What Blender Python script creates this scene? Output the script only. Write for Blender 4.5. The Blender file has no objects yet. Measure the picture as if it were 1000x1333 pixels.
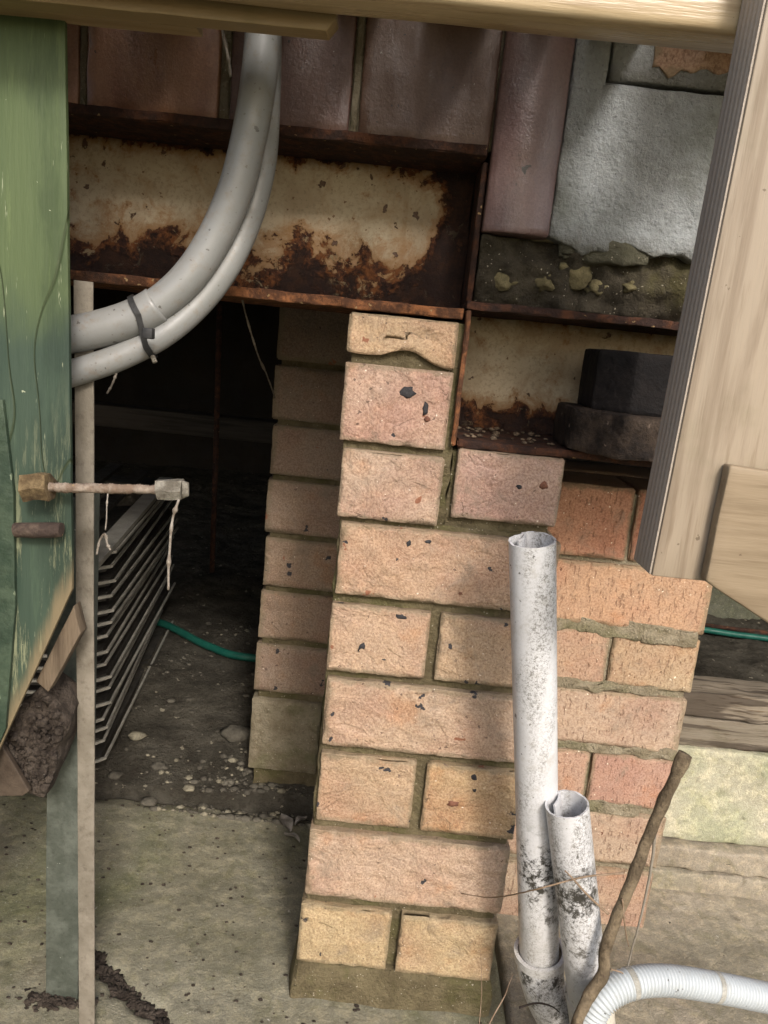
import bpy, bmesh, math, random
from mathutils import Vector, Matrix, noise
from mathutils.noise import noise as NZ
random.seed(7)
S = bpy.context.scene
COL = S.collection
R = math.radians

# ---------------------------------------------------------------- camera, sky, sun, exposure
ZO = 0.77                                    # eye height above the slab; rel. heights below are measured from the eye
PITCH, ROLL = R(12.5), R(5.8)
X0 = Vector((1, 0, 0)); FW = Vector((0, math.cos(PITCH), -math.sin(PITCH))); DN0 = Vector((0, -math.sin(PITCH), -math.cos(PITCH)))
RT = X0 * math.cos(ROLL) - DN0 * math.sin(ROLL); DN = X0 * math.sin(ROLL) + DN0 * math.cos(ROLL)
cam = bpy.data.cameras.new('camera'); co = bpy.data.objects.new('camera', cam); COL.objects.link(co)
M = Matrix((RT, -DN, -FW)).transposed().to_4x4(); M.translation = (0, 0, ZO); co.matrix_world = M
cam.sensor_fit = 'VERTICAL'; cam.sensor_height = 24; cam.lens = 24 * 1000 / 1333; cam.clip_start = 0.01; cam.clip_end = 300
S.camera = co
SUN_EL, SUN_AZ = R(36), R(16)                # the light comes low from behind the camera, a little from the right
w = bpy.data.worlds.new('World'); S.world = w; w.use_nodes = True
nt = w.node_tree; bg = nt.nodes['Background']; sky = nt.nodes.new('ShaderNodeTexSky'); sky.sky_type = 'NISHITA'; sky.sun_disc = False
sky.sun_elevation = R(40); sky.sun_rotation = R(180) - SUN_AZ; sky.air_density = 1.0; sky.dust_density = 3.0; sky.ozone_density = 1
sky.sun_elevation = SUN_EL
nt.links.new(sky.outputs[0], bg.inputs[0]); bg.inputs[1].default_value = 0.15
sl = bpy.data.lights.new('sun', 'SUN'); so = bpy.data.objects.new('sun', sl); COL.objects.link(so)
sl.energy = 1.8; sl.angle = R(10); sl.color = (1, 0.95, 0.90)
sd = Vector((math.sin(SUN_AZ) * math.cos(SUN_EL), -math.cos(SUN_AZ) * math.cos(SUN_EL), math.sin(SUN_EL)))
so.rotation_euler = sd.to_track_quat('Z', 'Y').to_euler(); so.location = (1, -3, 3)
S.view_settings.view_transform = 'Standard'; S.view_settings.look = 'None'; S.view_settings.gamma = 1; S.view_settings.use_curve_mapping = False
S.view_settings.exposure = .80
S.cycles.use_denoising = True; S.cycles.max_bounces = 6; S.cycles.diffuse_bounces = 4; S.cycles.glossy_bounces = 3
S.cycles.caustics_reflective = False; S.cycles.caustics_refractive = False

# ---------------------------------------------------------------- helpers
def at(u, v, D):
    """real point seen at photo position (u,v) on the vertical plane at forward distance D; heights relative to the eye"""
    d = FW + RT * ((u - 500) / 1000) + DN * ((v - 666.5) / 1000)
    return d * (D / d.y)

def empty(name, loc, label, cat, group=None, kind=None):
    o = bpy.data.objects.new(name, None); COL.objects.link(o); o.empty_display_size = .05
    o.location = (loc[0], loc[1], loc[2] + ZO); tag(o, label, cat, group, kind); return o

def tag(o, label=None, cat=None, group=None, kind=None):
    if label: o['label'] = label
    if cat: o['category'] = cat
    if group: o['group'] = group
    if kind: o['kind'] = kind
    return o

def link(name, vs, fs, mat, parent=None, smooth=True, color=None, kind=None, sharp=None):
    """verts in eye-relative coordinates -> one mesh object whose origin is at its own base"""
    lo = Vector((min(v[i] for v in vs) for i in range(3))); hi = Vector((max(v[i] for v in vs) for i in range(3)))
    c = Vector(((lo.x + hi.x) / 2, (lo.y + hi.y) / 2, lo.z))
    me = bpy.data.meshes.new(name); me.from_pydata([(v[0] - c.x, v[1] - c.y, v[2] - c.z) for v in vs], [], fs); me.update()
    if smooth:
        me.polygons.foreach_set('use_smooth', [True] * len(me.polygons))
        if sharp: me.set_sharp_from_angle(angle=R(sharp))
    me.materials.append(mat)
    o = bpy.data.objects.new(name, me); COL.objects.link(o)
    loc = Vector((c.x, c.y, c.z + ZO))
    if parent:
        o.parent = parent; p = parent; off = Vector((0, 0, 0))
        while p: off += p.location; p = p.parent
        loc -= off
    o.location = loc
    if color: o.color = (*color, 1)
    if kind: o['kind'] = kind
    return o

def axis(a, b, res, r):
    n = max(1, int(round((b - a - 2 * r) / res)))
    if r <= 0: return [a + (b - a) * i / n for i in range(n + 1)]
    return [a, a + r * .35] + [a + r + (b - a - 2 * r) * i / n for i in range(n + 1)] + [b - r * .35, b]

def rbox(x0, x1, y0, y1, z0, z1, res=.01, r=.002, amp=0, fr=40, rag=0, seed=0, relief=0, fn=None):
    """box with rounded ragged edges; returns verts, faces"""
    X, Y, Z = axis(x0, x1, res, r), axis(y0, y1, res, r), axis(z0, z1, res, r)
    nx, ny, nz = len(X) - 1, len(Y) - 1, len(Z) - 1
    idx = {}; vs = []; fs = []
    sv = Vector((seed * 13.1, seed * 7.7, seed * 3.3))
    lo = Vector((x0 + r, y0 + r, z0 + r)); hi = Vector((x1 - r, y1 - r, z1 - r))
    def vert(i, j, k):
        key = (i, j, k)
        if key in idx: return idx[key]
        p = Vector((X[i], Y[j], Z[k]))
        if r > 0:
            q = Vector((min(max(p[a], lo[a]), hi[a]) for a in range(3))); d = p - q
            if d.length > 1e-9:
                n = d.normalized(); ne = sum(abs(d[a]) > 1e-9 for a in range(3)); p = q + n * r
            else: n = Vector((0, 0, 0)); ne = 0
        else: n = Vector((0, 0, 0)); ne = 0
        if amp: p += noise.noise_vector(p * fr + sv) * amp
        if rag and ne >= 2:
            t = NZ(p * 130 + sv * 2) * .6 + NZ(p * 45 + sv) * .7 + max(0, NZ(p * 24 + sv) - .25) * 2.2
            p -= n * rag * max(-.15, t)
        if relief and abs(Y[j] - y0) < r * 1.01 and ne <= 1:
            a = NZ(Vector((p.x * 14, p.z * 30, 0)) + sv); b = 1 - abs(NZ(Vector((p.x * 16 + p.z * 14, p.z * 30, 4)) + sv)) * 2.4
            p.y -= relief * (a * .7 + max(0, b) ** 3 * .8)
        if fn: p = fn(p)
        idx[key] = len(vs); vs.append(p); return idx[key]
    for i in range(nx):
        for k in range(nz):
            fs.append((vert(i, 0, k), vert(i + 1, 0, k), vert(i + 1, 0, k + 1), vert(i, 0, k + 1)))
            fs.append((vert(i, ny, k), vert(i, ny, k + 1), vert(i + 1, ny, k + 1), vert(i + 1, ny, k)))
    for j in range(ny):
        for k in range(nz):
            fs.append((vert(0, j, k), vert(0, j, k + 1), vert(0, j + 1, k + 1), vert(0, j + 1, k)))
            fs.append((vert(nx, j, k), vert(nx, j + 1, k), vert(nx, j + 1, k + 1), vert(nx, j, k + 1)))
    for i in range(nx):
        for j in range(ny):
            fs.append((vert(i, j, 0), vert(i, j + 1, 0), vert(i + 1, j + 1, 0), vert(i + 1, j, 0)))
            fs.append((vert(i, j, nz), vert(i + 1, j, nz), vert(i + 1, j + 1, nz), vert(i, j + 1, nz)))
    return vs, fs

def prism(poly, y0, y1, res=.02, bev=.002, amp=0, fr=30, seed=0):
    """polygon in (x,z), extruded from y0 (near) to y1, edges bevelled"""
    bm = bmesh.new()
    a = [bm.verts.new((p[0], y0, p[1])) for p in poly]; b = [bm.verts.new((p[0], y1, p[1])) for p in poly]
    bm.faces.new(a); bm.faces.new(b[::-1]); n = len(poly)
    for i in range(n): bm.faces.new((a[i], b[i], b[(i + 1) % n], a[(i + 1) % n]))
    bmesh.ops.recalc_face_normals(bm, faces=bm.faces)
    if bev: bmesh.ops.bevel(bm, geom=bm.edges[:], offset=bev, segments=2, profile=.6, affect='EDGES')
    if amp:
        bmesh.ops.triangulate(bm, faces=bm.faces)
        for _ in range(5):
            le = [e for e in bm.edges if e.calc_length() > res]
            if not le: break
            bmesh.ops.subdivide_edges(bm, edges=le, cuts=1)
            bmesh.ops.triangulate(bm, faces=[f for f in bm.faces if len(f.verts) > 3])
        sv = Vector((seed * 3.3, seed * 5.1, seed))
        for v in bm.verts: v.co += noise.noise_vector(v.co * fr + sv) * amp
    vs = [v.co.copy() for v in bm.verts]; bm.verts.index_update(); fs = [tuple(v.index for v in f.verts) for f in bm.faces]
    bm.free(); return vs, fs

def spline(pts, n=10):
    P = [Vector(p) for p in pts]; P = [P[0] * 2 - P[1]] + P + [P[-1] * 2 - P[-2]]; out = []
    for i in range(1, len(P) - 2):
        for k in range(n):
            t = k / n; a, b, c, d = P[i - 1], P[i], P[i + 1], P[i + 2]
            out.append(.5 * ((2 * b) + (c - a) * t + (2 * a - 5 * b + 4 * c - d) * t * t + (3 * b - a - 3 * c + d) * t ** 3))
    out.append(P[-2].copy()); return out

def sweep(path, prof, closed=True, caps=True, scale=None, up=Vector((0, 1, 0)), wob=0, seed=0):
    """sweep a 2D profile (list of (a,b)) along path; scale(i/n) multiplies it"""
    vs = []; fs = []; n = len(path); m = len(prof); prev = None
    for i, p in enumerate(path):
        t = (path[min(i + 1, n - 1)] - path[max(i - 1, 0)]).normalized()
        if prev is None: a = t.cross(up).normalized() if t.cross(up).length > .01 else t.cross(Vector((1, 0, 0))).normalized()
        else: a = (prev - t * prev.dot(t)).normalized()
        prev = a; b = t.cross(a); s = scale(i / (n - 1)) if scale else 1
        for q in prof:
            v = p + a * q[0] * s + b * q[1] * s
            if wob: v = v + noise.noise_vector(v * 60 + Vector((seed, 0, 0))) * wob
            vs.append(v)
    for i in range(n - 1):
        for j in range(m if closed else m - 1):
            k = (j + 1) % m
            fs.append((i * m + j, i * m + k, (i + 1) * m + k, (i + 1) * m + j))
    if caps and closed:
        fs.append(tuple(range(m))[::-1]); fs.append(tuple((n - 1) * m + j for j in range(m)))
    return vs, fs

def circ(r, n=20): return [(r * math.cos(2 * math.pi * k / n), r * math.sin(2 * math.pi * k / n)) for k in range(n)]
def tube(path, r, n=20, **k): return sweep(path, circ(r, n), **k)
def join(*ms):
    V = []; Fs = []
    for vs, fs in ms:
        b = len(V); V += list(vs); Fs += [tuple(i + b for i in f) for f in fs]
    return V, Fs

def blob(c, s, sub=2, amp=.3, seed=0, flat=1):
    bm = bmesh.new(); bmesh.ops.create_icosphere(bm, subdivisions=sub, radius=1)
    vs = []
    for v in bm.verts:
        p = v.co.normalized(); f = 1 + amp * NZ(p * 1.6 + Vector((seed * 3.7, seed, 0))) + amp * .4 * NZ(p * 4 + Vector((seed, 5, 0)))
        vs.append(Vector((c[0] + p.x * s[0] * f, c[1] + p.y * s[1] * f, c[2] + p.z * s[2] * f * flat)))
    bm.verts.index_update(); fs = [tuple(v.index for v in f.verts) for f in bm.faces]; bm.free(); return vs, fs

# ---------------------------------------------------------------- material builder
class N:
    def __init__(s, name):
        s.m = bpy.data.materials.new(name); s.m.use_nodes = True; s.t = s.m.node_tree; s.t.nodes.clear()
        s.out = s.t.nodes.new('ShaderNodeOutputMaterial'); s.b = s.t.nodes.new('ShaderNodeBsdfPrincipled'); s.t.links.new(s.b.outputs[0], s.out.inputs[0])
        tc = s.t.nodes.new('ShaderNodeTexCoord'); s.obj = tc.outputs['Object']; s.gen = tc.outputs['Generated']
        oi = s.t.nodes.new('ShaderNodeObjectInfo'); s.rnd = oi.outputs['Random']; s.ocol = oi.outputs['Color']
        # every object gets its own part of the noise field
        sc = s.vm('SCALE', s.comb(s.rnd, s.math('MULTIPLY', s.rnd, 3.7), s.math('MULTIPLY', s.rnd, 7.3)), 9.0)
        s.co = s.vm('ADD', s.obj, sc)
    def _in(s, sock, v):
        if isinstance(v, bpy.types.NodeSocket): s.t.links.new(v, sock)
        elif isinstance(v, (tuple, list)) and len(v) == 3 and sock.type == 'RGBA': sock.default_value = (*v, 1)
        else: sock.default_value = v
    def math(s, op, a, b=0.0, c=0.0, clamp=False):
        n = s.t.nodes.new('ShaderNodeMath'); n.operation = op; n.use_clamp = clamp
        s._in(n.inputs[0], a); s._in(n.inputs[1], b); s._in(n.inputs[2], c); return n.outputs[0]
    def vm(s, op, a, b):
        n = s.t.nodes.new('ShaderNodeVectorMath'); n.operation = op; s._in(n.inputs[0], a)
        s._in(n.inputs['Scale'] if op == 'SCALE' else n.inputs[1], b); return n.outputs[0]
    def comb(s, x, y, z):
        n = s.t.nodes.new('ShaderNodeCombineXYZ'); s._in(n.inputs[0], x); s._in(n.inputs[1], y); s._in(n.inputs[2], z); return n.outputs[0]
    def sep(s, v):
        n = s.t.nodes.new('ShaderNodeSeparateXYZ'); s._in(n.inputs[0], v); return n.outputs
    def st(s, v, x, y, z): return s.vm('MULTIPLY', v, (x, y, z))
    def noise(s, scale, detail=4, rough=.6, co=None, dist=0, col=False):
        n = s.t.nodes.new('ShaderNodeTexNoise'); s._in(n.inputs['Vector'], co or s.co); n.inputs['Scale'].default_value = scale
        n.inputs['Detail'].default_value = detail; n.inputs['Roughness'].default_value = rough; n.inputs['Distortion'].default_value = dist
        return n.outputs[1 if col else 0]
    def vor(s, scale, co=None, feat='F1', out=0, rand=1):
        n = s.t.nodes.new('ShaderNodeTexVoronoi'); n.feature = feat; s._in(n.inputs['Vector'], co or s.co); n.inputs['Scale'].default_value = scale
        n.inputs['Randomness'].default_value = rand; return n.outputs[out]
    def ss(s, v, a, b, lo=0.0, hi=1.0):
        n = s.t.nodes.new('ShaderNodeMapRange'); n.interpolation_type = 'SMOOTHSTEP'; s._in(n.inputs[0], v); s._in(n.inputs[1], a); s._in(n.inputs[2], b)
        n.inputs[3].default_value = lo; n.inputs[4].default_value = hi; return n.outputs[0]
    def mix(s, f, a, b, mode='MIX'):
        n = s.t.nodes.new('ShaderNodeMix'); n.data_type = 'RGBA'; n.blend_type = mode; n.clamp_factor = True
        s._in(n.inputs[0], f); s._in(n.inputs[6], a); s._in(n.inputs[7], b); return n.outputs[2]
    def warp(s, amt, scale): 
        c = s.vm('SUBTRACT', s.noise(scale, 3, .6, col=True), (.5, .5, .5)); return s.vm('ADD', s.co, s.vm('SCALE', c, amt))
    def spots(s, scale, size, dens, warp=None):
        """irregular specks: dens 0..1 of the cells carry one, size relative to the cell"""
        co = s.vm('ADD', s.co, s.vm('SCALE', s.vm('SUBTRACT', s.noise(scale * 2.2, 2, .6, col=True), (.5, .5, .5)), .9 / scale))
        d = s.vor(scale, co); c = s.sep(s.vor(scale, co, out=1))
        rad = s.math('MULTIPLY', s.math('ADD', s.math('MULTIPLY', c[1], .75), .25), size)
        m = s.math('LESS_THAN', c[0], dens)
        return s.math('MULTIPLY', m, s.ss(d, s.math('MULTIPLY', rad, .75), rad, 1, 0))
    def bump(s, h, dist=.001, strength=1.0, prev=None):
        n = s.t.nodes.new('ShaderNodeBump'); n.inputs['Distance'].default_value = dist; n.inputs['Strength'].default_value = strength
        s._in(n.inputs['Height'], h)
        if prev: s.t.links.new(prev, n.inputs['Normal'])
        return n.outputs[0]
    def done(s, col, rough=.8, nrm=None, metal=0.0, spec=.35):
        s._in(s.b.inputs['Base Color'], col); s._in(s.b.inputs['Roughness'], rough); s._in(s.b.inputs['Metallic'], metal)
        s._in(s.b.inputs['Specular IOR Level'], spec)
        if nrm: s.t.links.new(nrm, s.b.inputs['Normal'])
        return s.m

def m_brick(name, kind):
    n = N(name); c = n.ocol
    big = n.noise(9, 3, .55); mid = n.noise(45, 5, .65); fine = n.noise(420, 4, .7)
    c = n.mix(.0 if kind == 'block' else .38, c, (.41, .35, .285)); c = n.mix(n.ss(big, .42, .68), c, n.mix(1.0, c, (.90, .80, .80), 'MULTIPLY'))
    c = n.mix(n.ss(n.noise(17, 4, .6), .56, .74, 0, .6), c, n.mix(1.0, c, (1.0, .74, .55), 'MULTIPLY'))
    c = n.mix(n.ss(mid, .3, .75, 0, .55), c, n.mix(1.0, c, (1.16, 1.1, 1.0), 'MULTIPLY'))
    c = n.mix(n.ss(fine, .36, .62, .75, 0), c, n.mix(1.0, c, (.55, .48, .44), 'MULTIPLY'))
    c = n.mix(n.ss(n.noise(150, 6, .75), .54, .68, 0, .5), c, n.mix(1.0, c, (1.28, 1.25, 1.2), 'MULTIPLY'))
    # grime: greyish veil in uneven patches
    c = n.mix(n.ss(n.noise(26, 6, .7, dist=.6), .52, .72, 0, .6), c, (.19, .15, .11))
    xyz = n.sep(n.gen); e = n.math('MINIMUM', n.math('MINIMUM', xyz[2], n.math('SUBTRACT', 1.0, xyz[2])), n.math('MULTIPLY', n.math('MINIMUM', xyz[0], n.math('SUBTRACT', 1.0, xyz[0])), 1.8))
    c = n.mix(n.ss(n.math('ADD', e, n.math('MULTIPLY', n.noise(70, 5, .7), .22)), .13, .20, .6, 0), c, (.17, .14, .085))
    if kind == 'face':
        s1 = n.spots(52, .30, .17); s2 = n.spots(120, .24, .34); s3 = n.spots(34, .20, .28)
        c = n.mix(s3, c, (.24, .10, .055)); c = n.mix(n.math('MULTIPLY', s2, .8), c, (.10, .06, .045)); c = n.mix(s1, c, (.035, .032, .035))
        c = n.mix(n.spots(240, .2, .08), c, (.75, .66, .55))
        crk = n.vor(13, n.warp(.05, 30), 'DISTANCE_TO_EDGE'); ck = n.math('MULTIPLY', n.ss(crk, .0, .006, 1, 0), n.ss(n.noise(9, 2), .60, .66))
        c = n.mix(n.math('MULTIPLY', ck, .7), c, (.13, .08, .05))
        h = n.math('ADD', n.math('MULTIPLY', n.noise(24, 7, .70, dist=1.6), 2.0), n.math('MULTIPLY', fine, .5)); h = n.math('ADD', h, n.math('MULTIPLY', n.ss(n.noise(16, 3, .5, dist=2.2), .44, .56), .35))
        h = n.math('SUBTRACT', h, n.math('ADD', n.math('MULTIPLY', s1, .12), n.math('MULTIPLY', ck, .5)))
        return n.done(c, n.ss(mid, .3, .8, .55, .8), n.bump(h, .0024), spec=.4)
    if kind == 'wire':   # wire-cut common brick: short vertical drag marks
        v = n.st(n.co, 1, 1, .28)
        d = n.noise(300, 3, .6, co=v); dm = n.ss(d, .58, .70)
        c = n.mix(n.math('MULTIPLY', dm, .38), c, (.17, .075, .045)); c = n.mix(n.spots(200, .22, .10), c, (.8, .7, .55)); c = n.mix(n.spots(60, .2, .15), c, (.12, .05, .03))
        h = n.math('SUBTRACT', n.math('MULTIPLY', fine, .5), n.math('MULTIPLY', dm, .9))
        h = n.math('ADD', h, n.math('MULTIPLY', mid, .8))
        return n.done(c, .85, n.bump(h, .0011), spec=.25)
    if kind == 'block':  # smooth dry-pressed block with a dusty sheen
        c = n.ocol; v = n.st(n.co, 1, 1, .35)
        c = n.mix(n.ss(n.noise(22, 5, .62, co=v), .38, .66), c, n.mix(1.0, c, (.70, .62, .62), 'MULTIPLY'))
        c = n.mix(n.ss(n.noise(60, 6, .75), .52, .70, 0, .45), c, n.mix(1.0, c, (1.35, 1.3, 1.3), 'MULTIPLY'))
        c = n.mix(n.ss(n.noise(12, 4, .6, co=v), .56, .70, 0, .6), c, n.mix(1.0, c, (.55, .55, .62), 'MULTIPLY'))
        c = n.mix(n.ss(fine, .36, .62, .5, 0), c, n.mix(1.0, c, (.6, .55, .52), 'MULTIPLY'))
        c = n.mix(n.spots(160, .22, .15), c, (.03, .026, .026)); c = n.mix(n.spots(42, .2, .05), c, (.02, .018, .018)); c = n.mix(n.spots(110, .2, .05), c, (.5, .45, .4))
        h = n.math('ADD', n.math('MULTIPLY', n.noise(130, 5, .7), .6), n.math('MULTIPLY', fine, .3))
        return n.done(c, n.ss(n.noise(35, 5, .65, co=v), .35, .65, .27, .5), n.bump(h, .0010), spec=.7)

def m_mortar(name, a, b, moss=(.11, .105, .04)):
    n = N(name); f = n.noise(260, 5, .75); c = n.mix(n.ss(n.noise(30, 5, .7), .35, .65), a, b)
    c = n.mix(n.ss(n.noise(14, 4, .65), .48, .66, 0, .65), c, moss); c = n.mix(n.ss(f, .55, .75, 0, .6), c, (.06, .05, .035))
    c = n.mix(n.spots(300, .3, .2), c, (.5, .45, .34))
    return n.done(c, .95, n.bump(n.math('ADD', f, n.math('MULTIPLY', n.noise(70, 4), 1.5)), .006), spec=.15)

def m_concrete(name, a, b, moss, mossamt=.6, wet=.0):
    n = N(name); f = n.noise(520, 5, .75); c = n.mix(n.ss(n.noise(7, 6, .62), .36, .66), a, b)
    c = n.mix(n.ss(n.noise(3.2, 6, .66, dist=.4), .43, .62, 0, mossamt), c, moss)
    c = n.mix(n.ss(n.noise(60, 6, .75), .44, .66, 0, .8), c, n.mix(1.0, c, (1.55, 1.5, 1.42), 'MULTIPLY')); c = n.mix(n.ss(n.noise(34, 6, .7, dist=.5), .50, .64, 0, .5), c, n.mix(1.0, c, (.62, .64, .5), 'MULTIPLY')); c = n.mix(n.ss(n.noise(180, 4, .8), .60, .68, 0, .7), c, (.42, .40, .33))
    c = n.mix(n.ss(f, .35, .65, .6, 0), c, n.mix(1.0, c, (.52, .5, .48), 'MULTIPLY'))
    c = n.mix(n.ss(n.noise(24, 7, .75), .56, .72, 0, .55), c, (.07, .058, .035))
    c = n.mix(n.spots(22, .09, .14), c, (.025, .02, .016)); c = n.mix(n.spots(75, .16, .1), c, (.05, .04, .03)); c = n.mix(n.spots(110, .15, .12), c, (.55, .52, .45))
    h = n.math('ADD', n.math('MULTIPLY', n.noise(38, 7, .7), 2.2), n.math('MULTIPLY', f, .6))
    return n.done(c, n.ss(n.noise(12, 4), .35, .7, .55, .9), n.bump(h, .0022), spec=.3)

def m_soil(name, tint=1):
    n = N(name); c = n.mix(n.ss(n.noise(16, 7, .7), .35, .65), (.052 * tint, .046 * tint, .035 * tint), (.105 * tint, .095 * tint, .074 * tint))
    c = n.mix(n.ss(n.noise(110, 5, .75), .5, .7, 0, .7), c, (.035, .026, .018)); c = n.mix(n.spots(60, .3, .2), c, (.3, .27, .2))
    return n.done(c, .95, n.bump(n.math('ADD', n.math('MULTIPLY', n.noise(30, 7, .75), 2.5), n.noise(220, 4, .7)), .006), spec=.15)

def m_rusty(name, paint, lowz=.05, left=None, amt=0.0, endx=None):
    """flaking cream paint over rusted steel; corrosion eats up from the lower edge"""
    n = N(name); xyz = n.sep(n.obj)
    co = n.obj
    w1 = n.noise(26, 7, .68, co=co, dist=.5); w2 = n.noise(9, 4, .6, co=n.st(co, 1, 1, 1.3))
    g = n.ss(xyz[2], 0.0, lowz * 2.0, .27, -.05)                       # more rust low down
    g = n.math('ADD', g, n.ss(xyz[2], .118, .150, 0, .26))             # and under the top flange
    if endx is not None: g = n.math('ADD', g, n.ss(xyz[0], endx - .05, endx, 0, .40))
    v = n.math('ADD', n.math('ADD', n.math('MULTIPLY', w1, .75), n.math('MULTIPLY', w2, .35)), n.math('ADD', g, amt))
    v = n.math('ADD', v, n.math('MULTIPLY', n.ss(n.noise(70, 5, .75, co=co), .52, .72), .10)); stain = n.ss(v, .58, .74); rust = n.ss(v, .735, .765); deep = n.ss(v, .80, .88)
    run = n.math('MULTIPLY', n.ss(n.noise(42, 4, .6, co=n.st(co, 1, 1, .07)), .56, .72), n.ss(n.noise(10, 2, co=co), .42, .62))
    c = n.mix(n.ss(n.noise(14, 5, .6, co=co), .35, .7), paint, tuple(k * f for k, f in zip(paint, (.72, .66, .60))))
    c = n.mix(n.ss(n.noise(300, 4, .7), .48, .68, 0, .5), c, (.2, .15, .09)); c = n.mix(n.ss(n.noise(20, 6, .7, co=co, dist=.8), .50, .70, 0, .65), c, (.30, .20, .10)); c = n.mix(n.spots(200, .3, .25), c, (.16, .09, .04))
    c = n.mix(n.math('MULTIPLY', run, .62), c, (.23, .13, .05))
    c = n.mix(n.math('MULTIPLY', stain, .85), c, (.25, .125, .04))
    rc = n.mix(n.ss(n.noise(85, 6, .7), .42, .62), (.05, .020, .012), (.19, .07, .022))
    rc = n.mix(n.math('MULTIPLY', n.ss(n.noise(50, 5, .7, dist=1), .60, .66), .8), rc, (.36, .28, .16))     # paint islands left
    c = n.mix(rust, c, rc); c = n.mix(n.math('MULTIPLY', deep, .85), c, (.018, .010, .008))
    pk = n.math('MAXIMUM', n.spots(60, .26, .3), n.spots(28, .22, .22)); c = n.mix(n.math('MULTIPLY', pk, .9), c, (.07, .03, .015))
    h = n.math('ADD', n.math('MULTIPLY', rust, -.8), n.math('MULTIPLY', n.noise(90, 6, .75), n.ss(rust, 0, 1, .35, 1.8)))
    h = n.math('SUBTRACT', h, n.math('ADD', n.math('MULTIPLY', pk, .4), n.math('MULTIPLY', deep, 1.0)))
    return n.done(c, n.ss(rust, 0, 1, .55, .92), n.bump(h, .0028), spec=.4)

def m_rust(name, a=(.045, .020, .013), b=(.15, .055, .02)):
    n = N(name); c = n.mix(n.ss(n.noise(60, 7, .72), .42, .66), a, b); c = n.mix(n.ss(n.noise(20, 4), .58, .7, 0, .7), c, (.02, .014, .012))
    c = n.mix(n.spots(150, .25, .15), c, (.3, .2, .1))
    return n.done(c, .9, n.bump(n.math('ADD', n.noise(120, 6, .75), n.math('MULTIPLY', n.noise(35, 4), 2)), .003), spec=.25)

def m_wood(name, a, b, c3, axis='x', gloss=.55, grain=1.0, knots=True, spotd=.25, spec=.35):
    """sawn timber; grain stretched along one axis"""
    n = N(name); sc = {'x': (.06, 1, 1), 'z': (1, 1, .06)}[axis]; v = n.st(n.co, *sc)
    wv = n.noise(55, 5, .6, co=v, dist=.4); lines = n.noise(240, 4, .65, co=v); broad = n.noise(14, 3, .5, co=v)
    c = n.mix(n.ss(broad, .35, .65), a, b); c = n.mix(n.ss(wv, .48, .66, 0, .8 * grain), c, c3); c = n.mix(n.ss(lines, .52, .7, 0, .45 * grain), c, n.mix(1.0, c, (.55, .48, .4), 'MULTIPLY'))
    if knots: 
        k = n.spots(30, .11, spotd); c = n.mix(n.math('MULTIPLY', k, .85), c, (.06, .04, .025)); k2 = n.spots(80, .14, spotd * .7); c = n.mix(n.math('MULTIPLY', k2, .7), c, (.09, .06, .035))
    c = n.mix(n.ss(n.noise(11, 5, .65), .55, .75, 0, .4), c, n.mix(1.0, c, (.62, .66, .5), 'MULTIPLY'))
    return n.done(c, n.ss(wv, .3, .7, gloss - .06, gloss + .15), n.bump(n.math('ADD', lines, wv), .0006 * grain), spec=spec)

def m_green(name, zl, A, B):
    # zl: height where the upper coat starts; A,B: ends of the slanted lower cut (object x,z)
    dx_, dz_ = B[0] - A[0], B[1] - A[1]; ln_ = math.hypot(dx_, dz_); nx_, nz_ = -dz_ / ln_, dx_ / ln_
    n = N(name); v = n.st(n.co, 1, 1, .09); xyz = n.sep(n.obj)
    low = n.ss(n.math('ADD', xyz[2], n.math('MULTIPLY', n.noise(10, 4, .6, co=n.st(n.co, 1, 1, .4)), .22)), zl + .06, zl + .13)     # the lower coat is the darker, older paint
    light = n.mix(n.ss(n.noise(12, 4, .6, co=v), .35, .7), (.064, .090, .038), (.092, .122, .052))
    dark = n.mix(n.ss(n.noise(16, 5, .65, co=v), .38, .62), (.016, .034, .024), (.040, .062, .042))
    c = n.mix(low, dark, light)
    c = n.mix(n.ss(n.noise(15, 6, .7, co=n.st(n.co, 1, 1, .3)), .50, .68, 0, .6), c, n.mix(1.0, c, (.45, .5, .5), 'MULTIPLY')); c = n.mix(n.ss(n.noise(120, 5, .75, co=v), .56, .66, 0, .5), c, n.mix(1.0, c, (1.5, 1.45, 1.35), 'MULTIPLY'))
    worn = n.math('MULTIPLY', n.ss(n.noise(80, 7, .78, co=v), .51, .60), n.ss(xyz[2], zl - .05, zl - .25, 0, 1)); worn = n.math('MULTIPLY', worn, .75)
    c = n.mix(worn, c, (.24, .25, .15))
    dd = n.math('ADD', n.math('MULTIPLY', n.math('SUBTRACT', xyz[0], A[0]), nx_), n.math('MULTIPLY', n.math('SUBTRACT', xyz[2], A[1]), nz_))
    bot = n.ss(n.math('ADD', dd, n.math('MULTIPLY', n.noise(50, 5, .7, co=v), .03)), .030, .016)
    c = n.mix(n.math('MULTIPLY', bot, .8), c, (.20, .15, .085))
    c = n.mix(n.ss(n.noise(220, 4, .7, co=v), .66, .72, 0, .8), c, (.34, .36, .24))
    crv = n.noise(5, 2, .5, co=n.st(n.obj, 2.2, 1, .5)); ln = n.ss(n.math('ABSOLUTE', n.math('SUBTRACT', crv, .47)), 0, .006, 1, 0)
    c = n.mix(n.math('MULTIPLY', ln, .75), c, (.03, .04, .015))
    c = n.mix(n.spots(90, .15, .1), c, (.3, .32, .22))
    h = n.math('SUBTRACT', n.noise(160, 5, .65, co=v), n.math('ADD', ln, n.math('MULTIPLY', worn, .6)))
    return n.done(c, .6, n.bump(h, .0008), spec=.3)

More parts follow.
